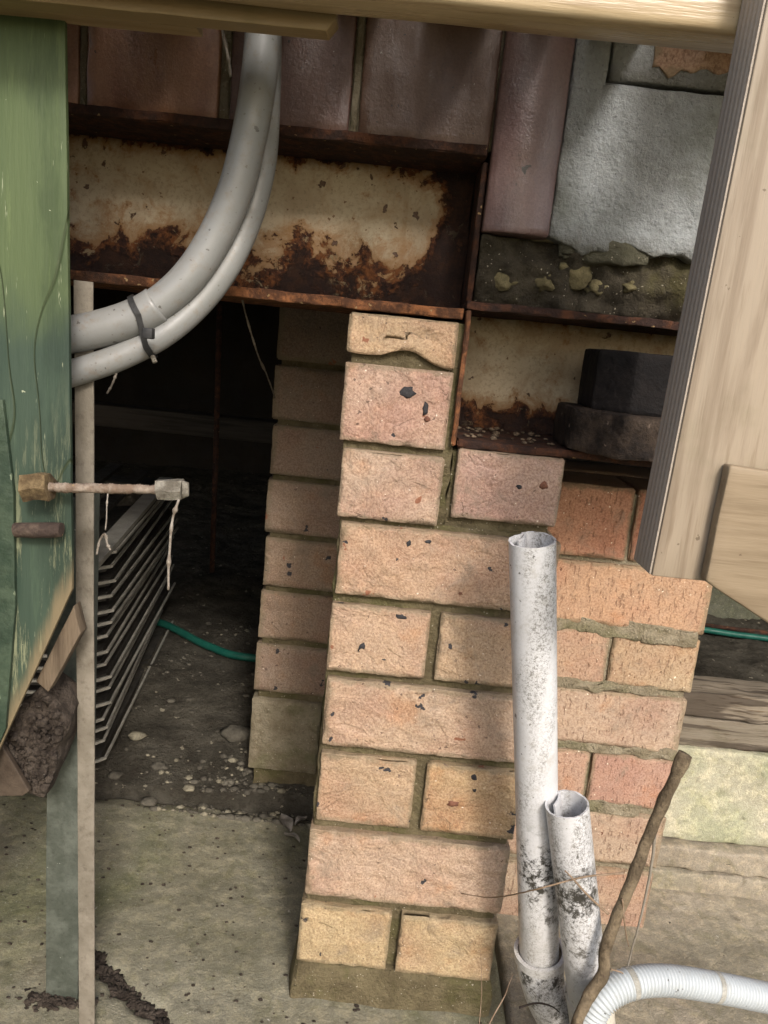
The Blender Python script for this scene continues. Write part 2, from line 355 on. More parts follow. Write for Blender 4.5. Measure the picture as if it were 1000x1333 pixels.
def m_plastic(name, col, dirt=.4, rough=.38, dcol=(.13, .11, .08), spotd=.25, streak=False, spec=.5):
    n = N(name); c = n.mix(n.ss(n.noise(18, 4, .6), .4, .7, 0, .6), col, tuple(k * .82 for k in col))
    c = n.mix(n.math('MULTIPLY', n.ss(n.noise(70, 7, .78), .50, .70), dirt), c, dcol)
    c = n.mix(n.math('MULTIPLY', n.spots(110, .26, spotd), .8), c, (.05, .045, .035)); c = n.mix(n.math('MULTIPLY', n.spots(260, .3, spotd), .7), c, (.10, .09, .07))
    if streak:
        v = n.st(n.co, 1, 1, .12); xyz = n.sep(n.obj)
        big = n.ss(n.noise(26, 3, .55, co=v), .46, .62); f = n.ss(n.noise(300, 5, .85), .50, .58); f2 = n.ss(n.noise(620, 3, .8), .52, .60)
        c = n.mix(n.math('MULTIPLY', n.math('MULTIPLY', big, f), .7), c, (.10, .09, .07)); c = n.mix(n.math('MULTIPLY', f2, n.ss(big, 0, 1, .12, .55)), c, (.12, .11, .085))
        zz = n.math('ADD', xyz[2], n.math('MULTIPLY', n.noise(30, 4, .6, co=v), .06))
        band = n.math('MULTIPLY', n.ss(zz, .05, .12), n.ss(zz, .24, .17)); mould = n.ss(n.math('ADD', n.noise(90, 6, .8), n.math('MULTIPLY', n.noise(22, 2, .5), .4)), .68, .80)
        c = n.mix(n.math('MULTIPLY', band, mould), c, (.035, .032, .026))
        low = n.ss(zz, .16, .03, 0, .35); c = n.mix(low, c, (.36, .33, .27))
    return n.done(c, n.ss(n.noise(50, 5, .7), .4, .7, rough, rough + .3), n.bump(n.noise(200, 4, .6), .0002), spec=spec)

def m_simple(name, a, b, sc=30, rough=.7, bd=.001, spec=.3, metal=0.0, spk=None):
    n = N(name); c = n.mix(n.ss(n.noise(sc, 6, .7), .38, .64), a, b); c = n.mix(n.ss(n.noise(sc * 7, 4, .7), .5, .72, 0, .5), c, n.mix(1.0, c, (.45, .42, .4), 'MULTIPLY'))
    if spk: c = n.mix(n.spots(sc * 3, .22, .2), c, spk)
    return n.done(c, n.ss(n.noise(sc * 2, 4), .35, .65, rough - .1, rough + .1), n.bump(n.math('ADD', n.noise(sc * 5, 5, .7), n.noise(sc * 1.5, 4, .6)), bd), spec=spec, metal=metal)

BF, BW, BB = m_brick('pressed_brick', 'face'), m_brick('wirecut_brick', 'wire'), m_brick('dark_block', 'block')
MO = m_mortar('green_brown_mortar', (.20, .165, .095), (.13, .105, .06))
MOL = m_mortar('pale_mortar', (.36, .31, .22), (.24, .20, .13), (.20, .19, .10))
MOD = m_mortar('dark_mortar', (.10, .085, .06), (.05, .042, .03), (.09, .08, .03))
CON = m_concrete('mossy_concrete', (.26, .245, .18), (.19, .18, .125), (.14, .15, .075))
CONP = m_concrete('pale_concrete', (.46, .44, .33), (.38, .36, .26), (.30, .34, .20), .5)
CONW = m_concrete('worn_concrete', (.40, .35, .27), (.27, .235, .18), (.20, .19, .13), .4)
SOIL = m_soil('underfloor_soil')
RW = m_rusty('flaking_cream_paint', (.45, .37, .25), endx=.50, amt=.05); RW2 = m_rusty('flaking_cream_paint_worn', (.52, .43, .29), lowz=.03, amt=.075)
RU = m_rust('dark_rust', (.030, .016, .012), (.085, .034, .017)); RO = m_rust('orange_rust', (.075, .034, .018), (.27, .11, .045))
PINE = m_wood('pine_along', (.46, .36, .22), (.38, .29, .165), (.26, .18, .09), 'x', .24, spec=.6)
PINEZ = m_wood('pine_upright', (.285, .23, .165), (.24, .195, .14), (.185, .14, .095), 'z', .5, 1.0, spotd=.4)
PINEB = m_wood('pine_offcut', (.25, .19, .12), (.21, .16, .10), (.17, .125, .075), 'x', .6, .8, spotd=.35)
GREY_T = m_wood('weathered_timber', (.21, .175, .13), (.16, .135, .10), (.07, .055, .04), 'x', .8, 3)
DARK_T = m_wood('dark_timber', (.09, .065, .045), (.07, .05, .035), (.04, .03, .02), 'x', .8, 1)

PVG = m_plastic('grey_conduit_plastic', (.205, .207, .198), .6, .34, (.17, .13, .09), .2)
PVW = m_plastic('white_pipe_plastic', (.57, .57, .575), .35, .33, (.30, .26, .19), .12, streak=True)
HOSE = m_plastic('white_hose_plastic', (.42, .45, .46), .3, .38, (.3, .28, .2), .08)
BLK = m_simple('black_plastic', (.015, .015, .015), (.03, .03, .03), 60, .45, .0003)
TEAL = m_simple('green_hose_plastic', (.007, .075, .055), (.014, .10, .072), 40, .5, .0003)
STEELG = m_simple('green_grey_steel', (.060, .068, .054), (.105, .115, .095), 26, .6, .001, spk=(.26, .27, .23))
STRIP = m_simple('dull_cream_strip', (.16, .14, .108), (.22, .195, .155), 22, .6, .0008, spk=(.16, .09, .05))
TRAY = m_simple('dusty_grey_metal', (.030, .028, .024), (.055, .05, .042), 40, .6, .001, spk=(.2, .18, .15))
EDGE = m_simple('worn_metal_edge', (.26, .25, .215), (.38, .36, .31), 40, .55, .0006)
PACK = m_simple('black_bitumen', (.008, .007, .007), (.018, .015, .014), 30, .75, .002, spk=(.05, .04, .035), spec=.12)
PACKB = m_simple('dusty_bitumen', (.018, .014, .012), (.06, .044, .033), 36, .8, .004, spk=(.12, .09, .07), spec=.12)
BOLT = m_rust('crusty_bolt', (.09, .06, .03), (.20, .145, .075)); NUT = m_simple('zinc_nut', (.12, .105, .08), (.27, .25, .205), 90, .6, .002, spk=(.12, .06, .03))
BARK = m_simple('stick_bark', (.085, .062, .036), (.19, .145, .09), 45, .75, .003, spk=(.07, .045, .03))
TWIG = m_simple('dry_twig', (.17, .115, .07), (.26, .19, .13), 80, .7, .0005)
WEB = m_simple('dusty_cobweb', (.16, .13, .10), (.30, .27, .23), 120, .8, .0003)
PEAT = m_simple('peaty_debris', (.035, .025, .018), (.10, .078, .06), 70, .75, .006, spk=(.14, .12, .10))
SHEET = m_simple('brown_sheet', (.045, .032, .022), (.075, .055, .038), 18, .7, .001)
PEB = m_simple('pebble', (.14, .125, .09), (.26, .235, .17), 60, .8, .001)
PEBG = m_simple('grey_stone', (.07, .062, .048), (.13, .118, .092), 40, .85, .002)
LUMP = m_simple('dull_lump', (.12, .10, .05), (.20, .17, .09), 60, .9, .002)
LEAF = m_simple('dead_leaf', (.22, .20, .17), (.34, .31, .27), 60, .7, .0006)
GRD = m_concrete('yard_ground', (.20, .17, .11), (.13, .12, .07), (.08, .10, .03))
ZINC = m_simple('zinc_sheet', (.35, .36, .37), (.45, .46, .47), 20, .35, .0003, spec=.5, metal=.8)

# ---------------------------------------------------------------- setting
def sheet(name, x0, x1, y0, y1, zf, res, mat, thick=.15):
    nx, ny = int((x1 - x0) / res), int((y1 - y0) / res); vs = []; fs = []
    for j in range(ny + 1):
        for i in range(nx + 1):
            x = x0 + (x1 - x0) * i / nx; y = y0 + (y1 - y0) * j / ny; vs.append(Vector((x, y, zf(x, y))))
    for j in range(ny):
        for i in range(nx):
            a = j * (nx + 1) + i; fs.append((a, a + 1, a + nx + 2, a + nx + 1))
    # skirt, so the sheet has thickness
    rim = [i for i in range(nx + 1)] + [(j + 1) * (nx + 1) - 1 for j in range(1, ny + 1)] + [ny * (nx + 1) + i for i in range(nx - 1, -1, -1)] + [j * (nx + 1) for j in range(ny - 1, 0, -1)]
    b = len(vs)
    for i in rim: vs.append(Vector((vs[i].x, vs[i].y, min(vs[i].z, -.77) - thick)))
    for k in range(len(rim)):
        k2 = (k + 1) % len(rim); fs.append((rim[k], b + k, b + k2, rim[k2]))
    o = link(name, vs, fs, mat); return o

vs = [Vector((-80, -80, -.80)), Vector((80, -80, -.80)), Vector((80, 80, -.80)), Vector((-80, 80, -.80))]
tag(link('ground', vs, [(0, 1, 2, 3)], GRD, smooth=False), kind='structure')
def on_ground(u, v, z): d = FW + RT * ((u - 500) / 1000) + DN * ((v - 666.5) / 1000); return d * (z / d.z)
CA, CB = on_ground(112, 1236, -.77), on_ground(262, 1375, -.77)
def CR(t): return (CA.x + (CB.x - CA.x) * t + .006 * NZ(Vector((t * 9, 1, 0))), CA.y + (CB.y - CA.y) * t + .010 * NZ(Vector((t * 7, 5, 0))))
def slab_z(x, y):
    p = Vector((x, y, 0)); z = -.772 + NZ(p * 3) * .004 + NZ(p * 14) * .0022 + NZ(p * 55) * .0010
    # broken crack running from the pale strip towards the camera
    q = max(0, min(1, ((x - CA.x) * (CB.x - CA.x) + (y - CA.y) * (CB.y - CA.y)) / ((CB.x - CA.x) ** 2 + (CB.y - CA.y) ** 2))); cx_, cy_ = CR(q); d = math.hypot(x - cx_, y - cy_)
    if d < .016: z -= .014 * (1 - d / .016)
    if y > 1.10: z -= .010 * (y - 1.10) / .03 * (1 + NZ(Vector((x * 20, 0, 0))))
    return z
tag(sheet('concrete_slab', -.95, .205, .45, 1.13, slab_z, .005, CON), kind='structure')
def slabr_z(x, y):
    p = Vector((x, y, 9)); return -.770 + NZ(p * 3) * .004 + NZ(p * 22) * .0025 + NZ(p * 60) * .001
tag(sheet('concrete_slab', .211, 1.30, .45, 1.045, slabr_z, .007, CONW), kind='structure')
tag(sheet('concrete_slab', -1.6, 1.6, -3.0, .446, lambda x, y: -.772 + NZ(Vector((x, y, 2)) * 3) * .004, .05, CON), kind='structure')
def soil_z(x, y):
    p = Vector((x, y, 5)); base = -.765 + .05 * min(1, max(0, (y - 1.12) / .30)) + .02 * max(0, y - 1.5)
    return base + NZ(p * 2.2) * .018 + NZ(p * 9) * .010 + abs(NZ(p * 26)) * .009 + NZ(p * 60) * .005
tag(sheet('soil', -1.6, 1.9, 1.14, 3.6, soil_z, .011, SOIL), kind='structure')
# dark space under the house
def plain(name, x0, x1, y0, y1, z0, z1, mat, kind=None, **k):
    o = link(name, *rbox(x0, x1, y0, y1, z0, z1, .3, .004), mat, smooth=True, sharp=40)
    return tag(o, kind=kind, **k)
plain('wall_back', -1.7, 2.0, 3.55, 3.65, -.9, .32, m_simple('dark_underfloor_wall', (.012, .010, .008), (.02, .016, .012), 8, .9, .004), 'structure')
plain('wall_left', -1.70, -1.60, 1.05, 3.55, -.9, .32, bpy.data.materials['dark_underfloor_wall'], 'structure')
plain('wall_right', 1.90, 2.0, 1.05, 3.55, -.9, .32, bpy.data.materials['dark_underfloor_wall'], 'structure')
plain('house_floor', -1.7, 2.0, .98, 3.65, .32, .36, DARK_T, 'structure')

# ---------------------------------------------------------------- brick piers
def brick(par, x0, x1, z0, z1, y, depth, col, mat=BF, seed=0, relief=.0020, res=.004, rag=.0036, fn=None):
    v, f = rbox(x0, x1, y, y + depth, z0, z1, res, .0018, .0007, 60, rag, seed, relief, fn)
    return link('brick', v, f, mat, par, color=col)

fp = empty('brick_pier', (.066, .83, -.80), 'nearest brick pier of pinkish cream bricks under the ends of both steel beams', 'brick pier')
D1 = .775
def vj(z): return .0
rows = [  # z0, z1, bricks (x0,x1,colour)
 (-.265, -.187, [(-.043, .186, (.46, .285, .165))]),
 (-.352, -.276, [(-.045, .061, (.46, .30, .185)), (.072, .184, (.43, .285, .155))]),
 (-.441, -.362, [(-.043, .184, (.45, .305, .195))]),
 (-.536, -.452, [(-.042, .065, (.43, .285, .155)), (.077, .183, (.47, .31, .13))]),
 (-.634, -.548, [(-.047, .182, (.47, .32, .215))]),
 (-.727, -.648, [(-.050, .057, (.45, .33, .15)), (.068, .181, (.47, .35, .17))]),
]
sd_ = 1
for z0, z1, bs in rows:
    for x0, x1, c in bs:
        brick(fp, x0, x1, z0, z1, D1 + random.uniform(-.0015, .0015), .105, c, seed=sd_); sd_ += 1
        brick(fp, x0, x1, z0, z1, D1 + .116, .10, c, seed=sd_, res=.02, relief=0)
def wedge(p):   # top brick: its lower edge breaks away to a shallow point
    if p.z < .0: p = Vector((p.x, p.y, p.z + .012 * math.exp(-((p.x - .008) / .022) ** 2) - .004 * (p.x - .0) / .05))
    return p
brick(fp, -.053, .055, -.018, .0245, D1, .10, (.47, .31, .16), seed=31, fn=wedge, rag=.003, relief=.0026)
brick(fp, -.053, .055, -.102, -.024, D1 + .001, .10, (.46, .285, .205), seed=32, relief=.0012)
brick(fp, -.048, .056, -.181, -.110, D1 - .001, .10, (.46, .315, .22), seed=33)
brick(fp, .069, .178, -.170, -.0985, D1 + .001, .14, (.45, .29, .225), seed=34)
def core(par, name, x0, x1, y0, y1, z0, z1, mat, amp=.0025, seed=0, res=.006):
    v, f = rbox(x0, x1, y0, y1, z0, z1, res, .002, amp, 50, .001, seed); return link(name, v, f, mat, par)
core(fp, 'mortar', -.046, .178, D1 + .008, D1 + .20, -.732, -.181, MO, seed=3)
core(fp, 'mortar', -.048, .0635, D1 + .008, D1 + .20, -.183, .0235, MO, seed=4)
core(fp, 'mortar', .0640, .172, D1 + .010, D1 + .13, -.183, -.102, MO, seed=5)
def foot(p):
    k = (-.728 - p.z) / .07; p = Vector((p.x + (p.x - .066) * .05 * k, p.y - .006 * k, p.z)); return p
v, f = rbox(-.052, .184, D1 - .004, D1 + .22, -.80, -.7275, .006, .006, .005, 22, .004, 8, 0, foot); link('footing', v, f, MO, fp)

IRON = m_simple('iron_spot', (.020, .019, .021), (.045, .043, .045), 150, .6, .001)
IRONR = m_simple('rusty_spot', (.13, .055, .035), (.20, .09, .055), 150, .7, .001)
for k, (u, vv, a, b, m) in enumerate([(530, 511, 9, 7, 0), (554, 532, 3.5, 8, 0), (556, 546, 4, 3, 1), (532, 707, 4, 7, 0), (558, 705, 5, 3.5, 0), (517, 728, 3, 3, 0), (555, 728, 3, 4, 0), (523, 803, 8, 5, 0), (473, 843, 8, 8, 0), (499, 858, 5, 3, 0), (506, 865, 6, 4, 1), (617, 1012, 5, 5, 0), (618, 1028, 3.5, 4, 0), (590, 1046, 8, 5, 1), (575, 1168, 6, 3.5, 0), (465, 1131, 5, 4, 1), (638, 957, 9, 5, 1), (708, 632, 6, 5, 1), (676, 634, 4, 3, 0), (600, 772, 4, 3, 1), (570, 1117, 6, 3, 1), (499, 906, 3, 3, 1)]):
    q = at(u, vv, D1); v, f = blob((q.x, D1 + .0006, q.z), (a * .00085, .0022, b * .00085), 2, .55, k + 3); link('iron_spot', v, f, (IRON, IRONR)[m], fp)
lp = empty('brick_pier', (-.06, 1.26, -.77), 'shaded brick pier standing further back, left of the nearest pier', 'brick pier')
D3 = 1.16
ys = [(400, 466), (474, 544), (552, 616), (624, 692), (700, 762), (770, 831), (839, 900)]
xl = at(355, 548, D3).x
xl3 = xl
lc = [(.15, .09, .06), (.18, .11, .07), (.21, .13, .085), (.24, .15, .095), (.27, .17, .10), (.27, .165, .10), (.25, .165, .11)]  # rows darken upward: the beam's shade is put into the brick colours
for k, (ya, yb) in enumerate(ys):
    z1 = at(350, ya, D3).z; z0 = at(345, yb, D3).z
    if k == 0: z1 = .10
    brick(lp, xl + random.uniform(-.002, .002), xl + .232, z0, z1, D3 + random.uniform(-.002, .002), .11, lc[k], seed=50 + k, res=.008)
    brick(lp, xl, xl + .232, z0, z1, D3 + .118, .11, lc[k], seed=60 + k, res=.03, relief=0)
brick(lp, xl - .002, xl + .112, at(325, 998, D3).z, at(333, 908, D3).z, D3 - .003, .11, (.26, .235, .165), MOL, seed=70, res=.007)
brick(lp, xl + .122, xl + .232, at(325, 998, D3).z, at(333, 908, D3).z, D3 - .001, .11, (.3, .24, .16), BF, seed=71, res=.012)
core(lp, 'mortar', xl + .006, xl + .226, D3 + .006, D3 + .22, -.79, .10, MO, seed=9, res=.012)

rp = empty('brick_pier', (.31, 1.0, -.77), 'orange wire-cut brick pier behind the white pipes, beside the weathered sleeper', 'brick pier')
D2 = .94
zr = [at(860, y, D2).z for y in (652, 733, 741, 815, 826, 892, 903, 972, 985, 1048, 1062, 1150)]
zr = [-.160, -.240, -.246, -.328, -.336, -.409, -.419, -.497, -.507, -.583, -.594, -.672, -.682, -.775]
oc = [(.46, .185, .085), (.45, .245, .125), (.40, .255, .155), (.39, .27, .185), (.40, .225, .15), (.39, .28, .19), (.36, .26, .17)]
def chop(p): return p
for k in range(7):
    z1, z0 = zr[2 * k] if k else -.148, zr[2 * k + 1]
    spl = k % 2 == 0
    if spl:
        a = .3075
        brick(rp, .190, a, z0, z1, D2, .105, oc[k], BW, seed=80 + k, res=.006, relief=.0006)
        c2 = tuple(q * random.uniform(.9, 1.1) for q in oc[k])
        if k == 4: c2 = (.39, .225, .16)
        brick(rp, a + .005, .424, z0, z1, D2 + .001, .105, c2, BW, seed=90 + k, res=.006, relief=.0006)
    else:
        brick(rp, .190, .424 + (.001, -.002)[k % 3 == 0], z0, z1, D2, .105, oc[k], BW, seed=80 + k, res=.006, relief=.0006)
    brick(rp, .190, .424, z0, z1, D2 + .112, .11, oc[k], BW, seed=100 + k, res=.03, relief=0)
core(rp, 'mortar', .194, .4195, D2 + .0065, D2 + .215, -.79, -.155, MOL, .003, seed=12)
# mortar smeared over the joints
for k, (x, z, sx, sz) in enumerate([(.30, -.331, .10, .010), (.385, -.334, .036, .012), (.30, -.412, .09, .006), (.34, -.500, .09, .007), (.25, -.500, .05, .008), (.30, -.588, .10, .009)]):
    v, f = rbox(x - sx, x + sx * .9, D2 - .0012, D2 + .012, z - sz, z + sz, .004, .002, .005, 45, .003, 20 + k); link('mortar_smear', v, f, MOL, rp)

# ---------------------------------------------------------------- steel beams
def plate(par, name, x0, x1, y0, y1, z0, z1, mat, amp=.0012, res=.008, seed=0, rag=.0015):
    v, f = rbox(x0, x1, y0, y1, z0, z1, res, .0015, amp, 40, rag, seed); return link(name, v, f, mat, par, sharp=50)
b1 = empty('steel_beam', (-.34, .85, .027), 'upper rusty steel beam with flaking cream paint, behind the two grey conduits', 'steel beam')
plate(b1, 'web', -.95, .060, .864, .872, .037, .180, RW, .0015, .006, 1)
plate(b1, 'top_flange', -.95, .062, .778, .96, .178, .1875, RU, .0012, .007, 2, .003)
plate(b1, 'bottom_flange', -.95, .058, .777, .96, .0275, .0375, RO, .0012, .006, 3, .002)
plate(b1, 'end_plate', .0605, .0665, .800, .95, .046, .178, RU, .0008, .008, 4)
b2 = empty('steel_beam', (.45, .86, -.097), 'lower rusty cream steel beam carrying the grey block, with a dark stepped packer on its flange', 'steel beam')
plate(b2, 'web', .066, 1.1, .918, .926, -.090, .040, RW2, .0015, .007, 5)
plate(b2, 'top_flange', .060, 1.1, .776, 1.0, .0385, .0465, RU, .0015, .007, 6, .003)
plate(b2, 'bottom_flange', .0665, 1.1, .776, 1.0, -.0975, -.0895, RU, .0012, .007, 7, .002)
plate(b2, 'end_plate', .0605, .0655, .7735, .97, -.096, .0375, RO, .0008, .006, 8, .0015)
# scale and crumbs lying on the lower beam's flange
ms = []
for k in range(45):
    x = random.uniform(.07, .17); y = random.uniform(.79, .915); s = random.uniform(.0012, .0035)
    ms.append(blob((x, y, -.0885 + s * .3), (s * 1.5, s, s * .7), 1, .5, k))
tag(link('rust_flakes', *join(*ms), m_simple('rust_flake', (.06, .04, .025), (.2, .15, .10), 90, .8, .001)), kind='stuff')
# packer
pk = empty('packer', (.24, .78, -.0895), 'dark stepped packer block resting on the lower beam beside the timber post', 'packer')
def chamf(x0, x1, y0, y1, c, z0, z1, bev, amp, seed, name, mat):
    bm = bmesh.new(); pts = [(x0 + c, y0), (x1, y0), (x1, y1), (x0, y1), (x0, y0 + c)]
    a = [bm.verts.new((p[0], p[1], z0)) for p in pts]; b = [bm.verts.new((p[0], p[1], z1)) for p in pts]
    bm.faces.new(a[::-1]); bm.faces.new(b)
    for i in range(5): bm.faces.new((a[i], a[(i + 1) % 5], b[(i + 1) % 5], b[i]))
    bmesh.ops.bevel(bm, geom=bm.edges[:], offset=bev, segments=2, profile=.6, affect='EDGES'); bmesh.ops.triangulate(bm, faces=bm.faces)
    for _ in range(5):
        le = [e for e in bm.edges if e.calc_length() > .006]
        if le: bmesh.ops.subdivide_edges(bm, edges=le, cuts=1); bmesh.ops.triangulate(bm, faces=[f for f in bm.faces if len(f.verts) > 3])
    for v in bm.verts: v.co += noise.noise_vector(v.co * 60 + Vector((seed, 0, 0))) * amp
    bm.verts.index_update(); link(name, [v.co.copy() for v in bm.verts], [tuple(v.index for v in f.verts) for f in bm.faces], mat, pk, sharp=40); bm.free()
chamf(.178, .36, .735, .86, .040, -.0885, -.046, .004, .0016, 1, 'lower_step', PACKB)
chamf(.197, .36, .755, .85, .030, -.0460, .0135, .003, .0004, 2, 'upper_step', PACK)

# ---------------------------------------------------------------- block wall over the beams
bw = empty('block_wall', (0, .85, .05), 'wall of dark purplish blocks and grey render standing on the steel beams', 'wall')
def block(x0, x1, z0, z1, y, col, seed, mat=BB, amp=.0008, rag=.0012, fn=None, res=.009):
    v, f = rbox(x0, x1, y, y + .11, z0, z1, res, .0022, amp, 30, rag, seed, .0005, fn); return link('block', v, f, mat, bw, color=col)
PU = (.17, .095, .072)
for k, (a, b) in enumerate([(-.86, -.742), (-.734, -.60), (-.592, -.470), (-.462, -.3335), (-.325, -.1985), (-.1875, -.0715), (-.0625, .0655)]):
    c = (.31, .155, .08) if k < 5 else PU
    if k == 6: c = (.15, .088, .058)
    block(a, b, .1885, .420, .800 + (0, .002)[k % 2], c, 120 + k)
    block(a + .03, b + .03, .429, .66, .800, (.26, .15, .10), 140 + k, res=.03)
    block(a, b, .669, .90, .800, (.26, .15, .10), 150 + k, res=.03)
block(.0675, .1322, .113, .42, .790, (.165, .105, .098), 131, res=.005, fn=lambda p: Vector((p.x, p.y - .009 * math.cos((p.x - .0998) / .0324 * math.pi / 2) if p.y < .80 else p.y, p.z)))
core(bw, 'mortar', -.86, .0690, .806, .90, .1885, .90, MOL, .001, seed=31, res=.012)
core(bw, 'mortar', .0700, 1.1, .812, .90, .1120, .90, MOL, .001, seed=32, res=.03)
# the joint by the bright streak is filled nearly flush
core(bw, 'joint', -.0705, -.0635, .8015, .82, .1885, .42, MOL, .0008, seed=33, res=.004)
core(bw, 'joint', -.1975, -.1885, .804, .82, .1885, .42, MOL, .0012, seed=34, res=.004)
core(bw, 'joint', -.3325, -.3260, .803, .82, .1885, .42, MOL, .0012, seed=35, res=.004)
# grey rendered blocks with a lumpy lower edge
def m_render():
    n = N('grey_render'); xyz = n.sep(n.obj)
    f = n.noise(240, 5, .72); c = n.mix(n.ss(n.noise(14, 5, .65), .36, .66), (.36, .38, .385), (.26, .275, .27))
    c = n.mix(n.ss(n.noise(7, 4, .6), .48, .66, 0, .6), c, (.17, .18, .145)); c = n.mix(n.ss(f, .54, .72, 0, .6), c, (.06, .055, .05))
    c = n.mix(n.ss(n.noise(90, 5, .7), .56, .7, 0, .5), c, (.48, .50, .50)); c = n.mix(n.spots(120, .2, .12), c, (.03, .03, .025))
    c = n.mix(n.ss(n.math('ADD', xyz[2], n.math('MULTIPLY', n.noise(40, 5, .7), .03)), .045, .012, 0, .75), c, (.085, .075, .05))
    return n.done(c, n.ss(f, .3, .7, .38, .62), n.bump(n.math('ADD', n.math('MULTIPLY', n.noise(170, 5, .7), 1.0), n.math('MULTIPLY', n.noise(45, 4), 1.2)), .0055), spec=.5)
GRN = m_render()
def lump(p):
    if p.z < .125:
        k = (.125 - p.z) / .02; t = NZ(Vector((p.x * 26, 0, 3))) * .016 + NZ(Vector((p.x * 70, 0, 8))) * .006
        p = Vector((p.x, p.y, p.z + t * min(1, k)))
    return p
v, f = rbox(.1335, .1660, .793, .90, .108, .42, .006, .003, .0012, 40, .003, 41, 0, lump); link('render', v, f, GRN, bw)
v, f = rbox(.1600, .60, .7935, .90, .108, .2555, .005, .003, .0014, 40, .002, 42, 0, lump); link('render', v, f, GRN, bw)
v, f = rbox(.1688, .60, .7945, .90, .2585, .42, .006, .0025, .0010, 40, .002, 43); o = link('block', v, f, GRN, bw)
# where the render has come off, the orange brick shows
v, f = rbox(.206, .42, .7925, .81, .272, .42, .005, .002, .002, 60, .004, 44, 0, lambda p: Vector((p.x, p.y, p.z + (NZ(Vector((p.x * 60, 0, 1))) * .012 + NZ(Vector((p.x * 17, 0, 1))) * .012 if p.z < .29 else 0))))
link('brick', v, f, BW, bw, color=(.36, .21, .13))
def rub(p):
    if p.y < .83: p = Vector((p.x, p.y + NZ(p * 35) * .016 + NZ(p * 90) * .008 + NZ(p * 200) * .002 + (0.12 - p.z) * .10, p.z))
    return p
v, f = rbox(.0680, .80, .806, .90, .0475, .1120, .004, .002, .002, 50, 0, 45, 0, rub); link('mortar_bed', v, f, MOD, bw)
v, f = rbox(.145, .235, .797, .83, .096, .120, .004, .004, .006, 40, .004, 46); link('mortar_bed', v, f, MOL if False else m_mortar('olive_grey_mortar', (.15, .14, .10), (.10, .095, .065), (.08, .08, .04)), bw)
for k, (u, vv, s) in enumerate([(752, 356, .0165), (712, 368, .011), (776, 374, .009), (655, 366, .012), (820, 372, .008)]):
    q = at(u, vv, .811); v, f = blob(q, (s * 1.1, .006, s * .8), 3, .6, k); link('mortar_lump', v, f, LUMP, bw)

# ---------------------------------------------------------------- pine framing in front
tp = empty('timber_post', (.22, .52, -.136), 'pale pine post with a ribbed narrow side, right of the dark packer', 'timber post')
n_ = N('ribbed_pine'); v_ = n_.st(n_.co, 1, 1, .35)
yy = n_.sep(n_.obj)[1]; ln = n_.math('SINE', n_.math('MULTIPLY', yy, 900)); br = n_.noise(330, 3, .6)
c_ = n_.mix(n_.ss(ln, -.6, .8), (.34, .285, .225), (.37, .315, .255)); c_ = n_.mix(n_.ss(br, .5, .7, 0, .5), c_, (.42, .36, .30))
RIB = n_.done(c_, .7, n_.bump(n_.math('ADD', n_.math('MULTIPLY', ln, .4), br), .0005), spec=.3)
dx = .006                                     # lean over the height
def lean(p): return Vector((p.x + (p.z + .136) / .35 * dx, p.y, p.z))
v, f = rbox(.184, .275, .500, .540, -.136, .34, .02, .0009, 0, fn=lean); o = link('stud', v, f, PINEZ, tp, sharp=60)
v, f = rbox(.1825, .1842, .502, .538, -.1355, .33, .02, .0005, 0, fn=lean); link('ribbed_side', v, f, RIB, tp, sharp=60)
A = [at(950, 606, .488), at(918, 757, .488), at(1015, 821, .488), at(1040, 700, .488), at(1030, 618, .488)]
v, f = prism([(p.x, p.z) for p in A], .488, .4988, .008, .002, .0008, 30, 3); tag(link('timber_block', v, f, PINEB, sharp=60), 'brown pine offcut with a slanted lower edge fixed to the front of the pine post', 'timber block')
def beamobj(name, x0, x1, y0, y1, z0, z1, mat, label, cat, r=.004, group=None, rot=None):
    v, f = rbox(x0, x1, y0, y1, z0, z1, .015, r, .0006, 12, 0, 5); return tag(link(name, v, f, mat, sharp=60), label, cat, group)
beamobj('timber_joist', -.60, .262, .541, .580, .210, .30, PINE, 'glossy pine joist across the top, its end against the pine post', 'joist', .006)
v, f = prism([(-.60, .2015), (-.072, .2015), (-.066, .2095), (-.068, .222), (-.60, .222)], .5815, .600, .01, .001, .0004); tag(link('timber_batten', v, f, m_wood('pale_batten', (.30, .21, .11), (.25, .18, .09), (.2, .13, .06), 'x', .5, .5), sharp=60), 'longer thin pine batten behind the left part of the joist', 'batten')
q1 = at(262, 46, .62)
v, f = prism([(-.60, q1.z), (q1.x, q1.z), (q1.x, q1.z + .03), (-.60, q1.z + .03)], .606, .625, .01, .001, .0004); tag(link('timber_batten', v, f, bpy.data.materials['pale_batten'], sharp=60), 'shorter pine batten ending above the orange block by the conduit', 'batten')
# slats added out of view; daylight through their gaps streaks the block wall
gaps = [(-.60, .012), (-.50, .012), (-.40, .012), (-.30, .010), (-.21, .010), (-.110, .014), (-.030, .018), (.066, .014), (.128, .015), (.222, .026), (.318, .014), (.40, .02), (.50, .02), (.60, .02)]
for (a, wa), (b, wb) in zip(gaps[:-1], gaps[1:]):
    beamobj('added_slat', a + wa, b - wb, 0.584, .797, .302, .47, PINE, 'short pine slat added out of view overhead to streak the light on the block wall', 'added_slat', .002, 'added slats overhead')
# board wall added out of view to block sky light from the left
cw = empty('added_wall', (-.95, 0, -.77), 'added unseen wall of grey weathered boards at the far left, blocking sky light', 'wall')
for k in range(7):
    v, f = rbox(-.96, -.94, -1.6, 1.04, -.76 + k * .15, -.615 + k * .15, .2, .003); link('board', v, f, GREY_T, cw, sharp=60)

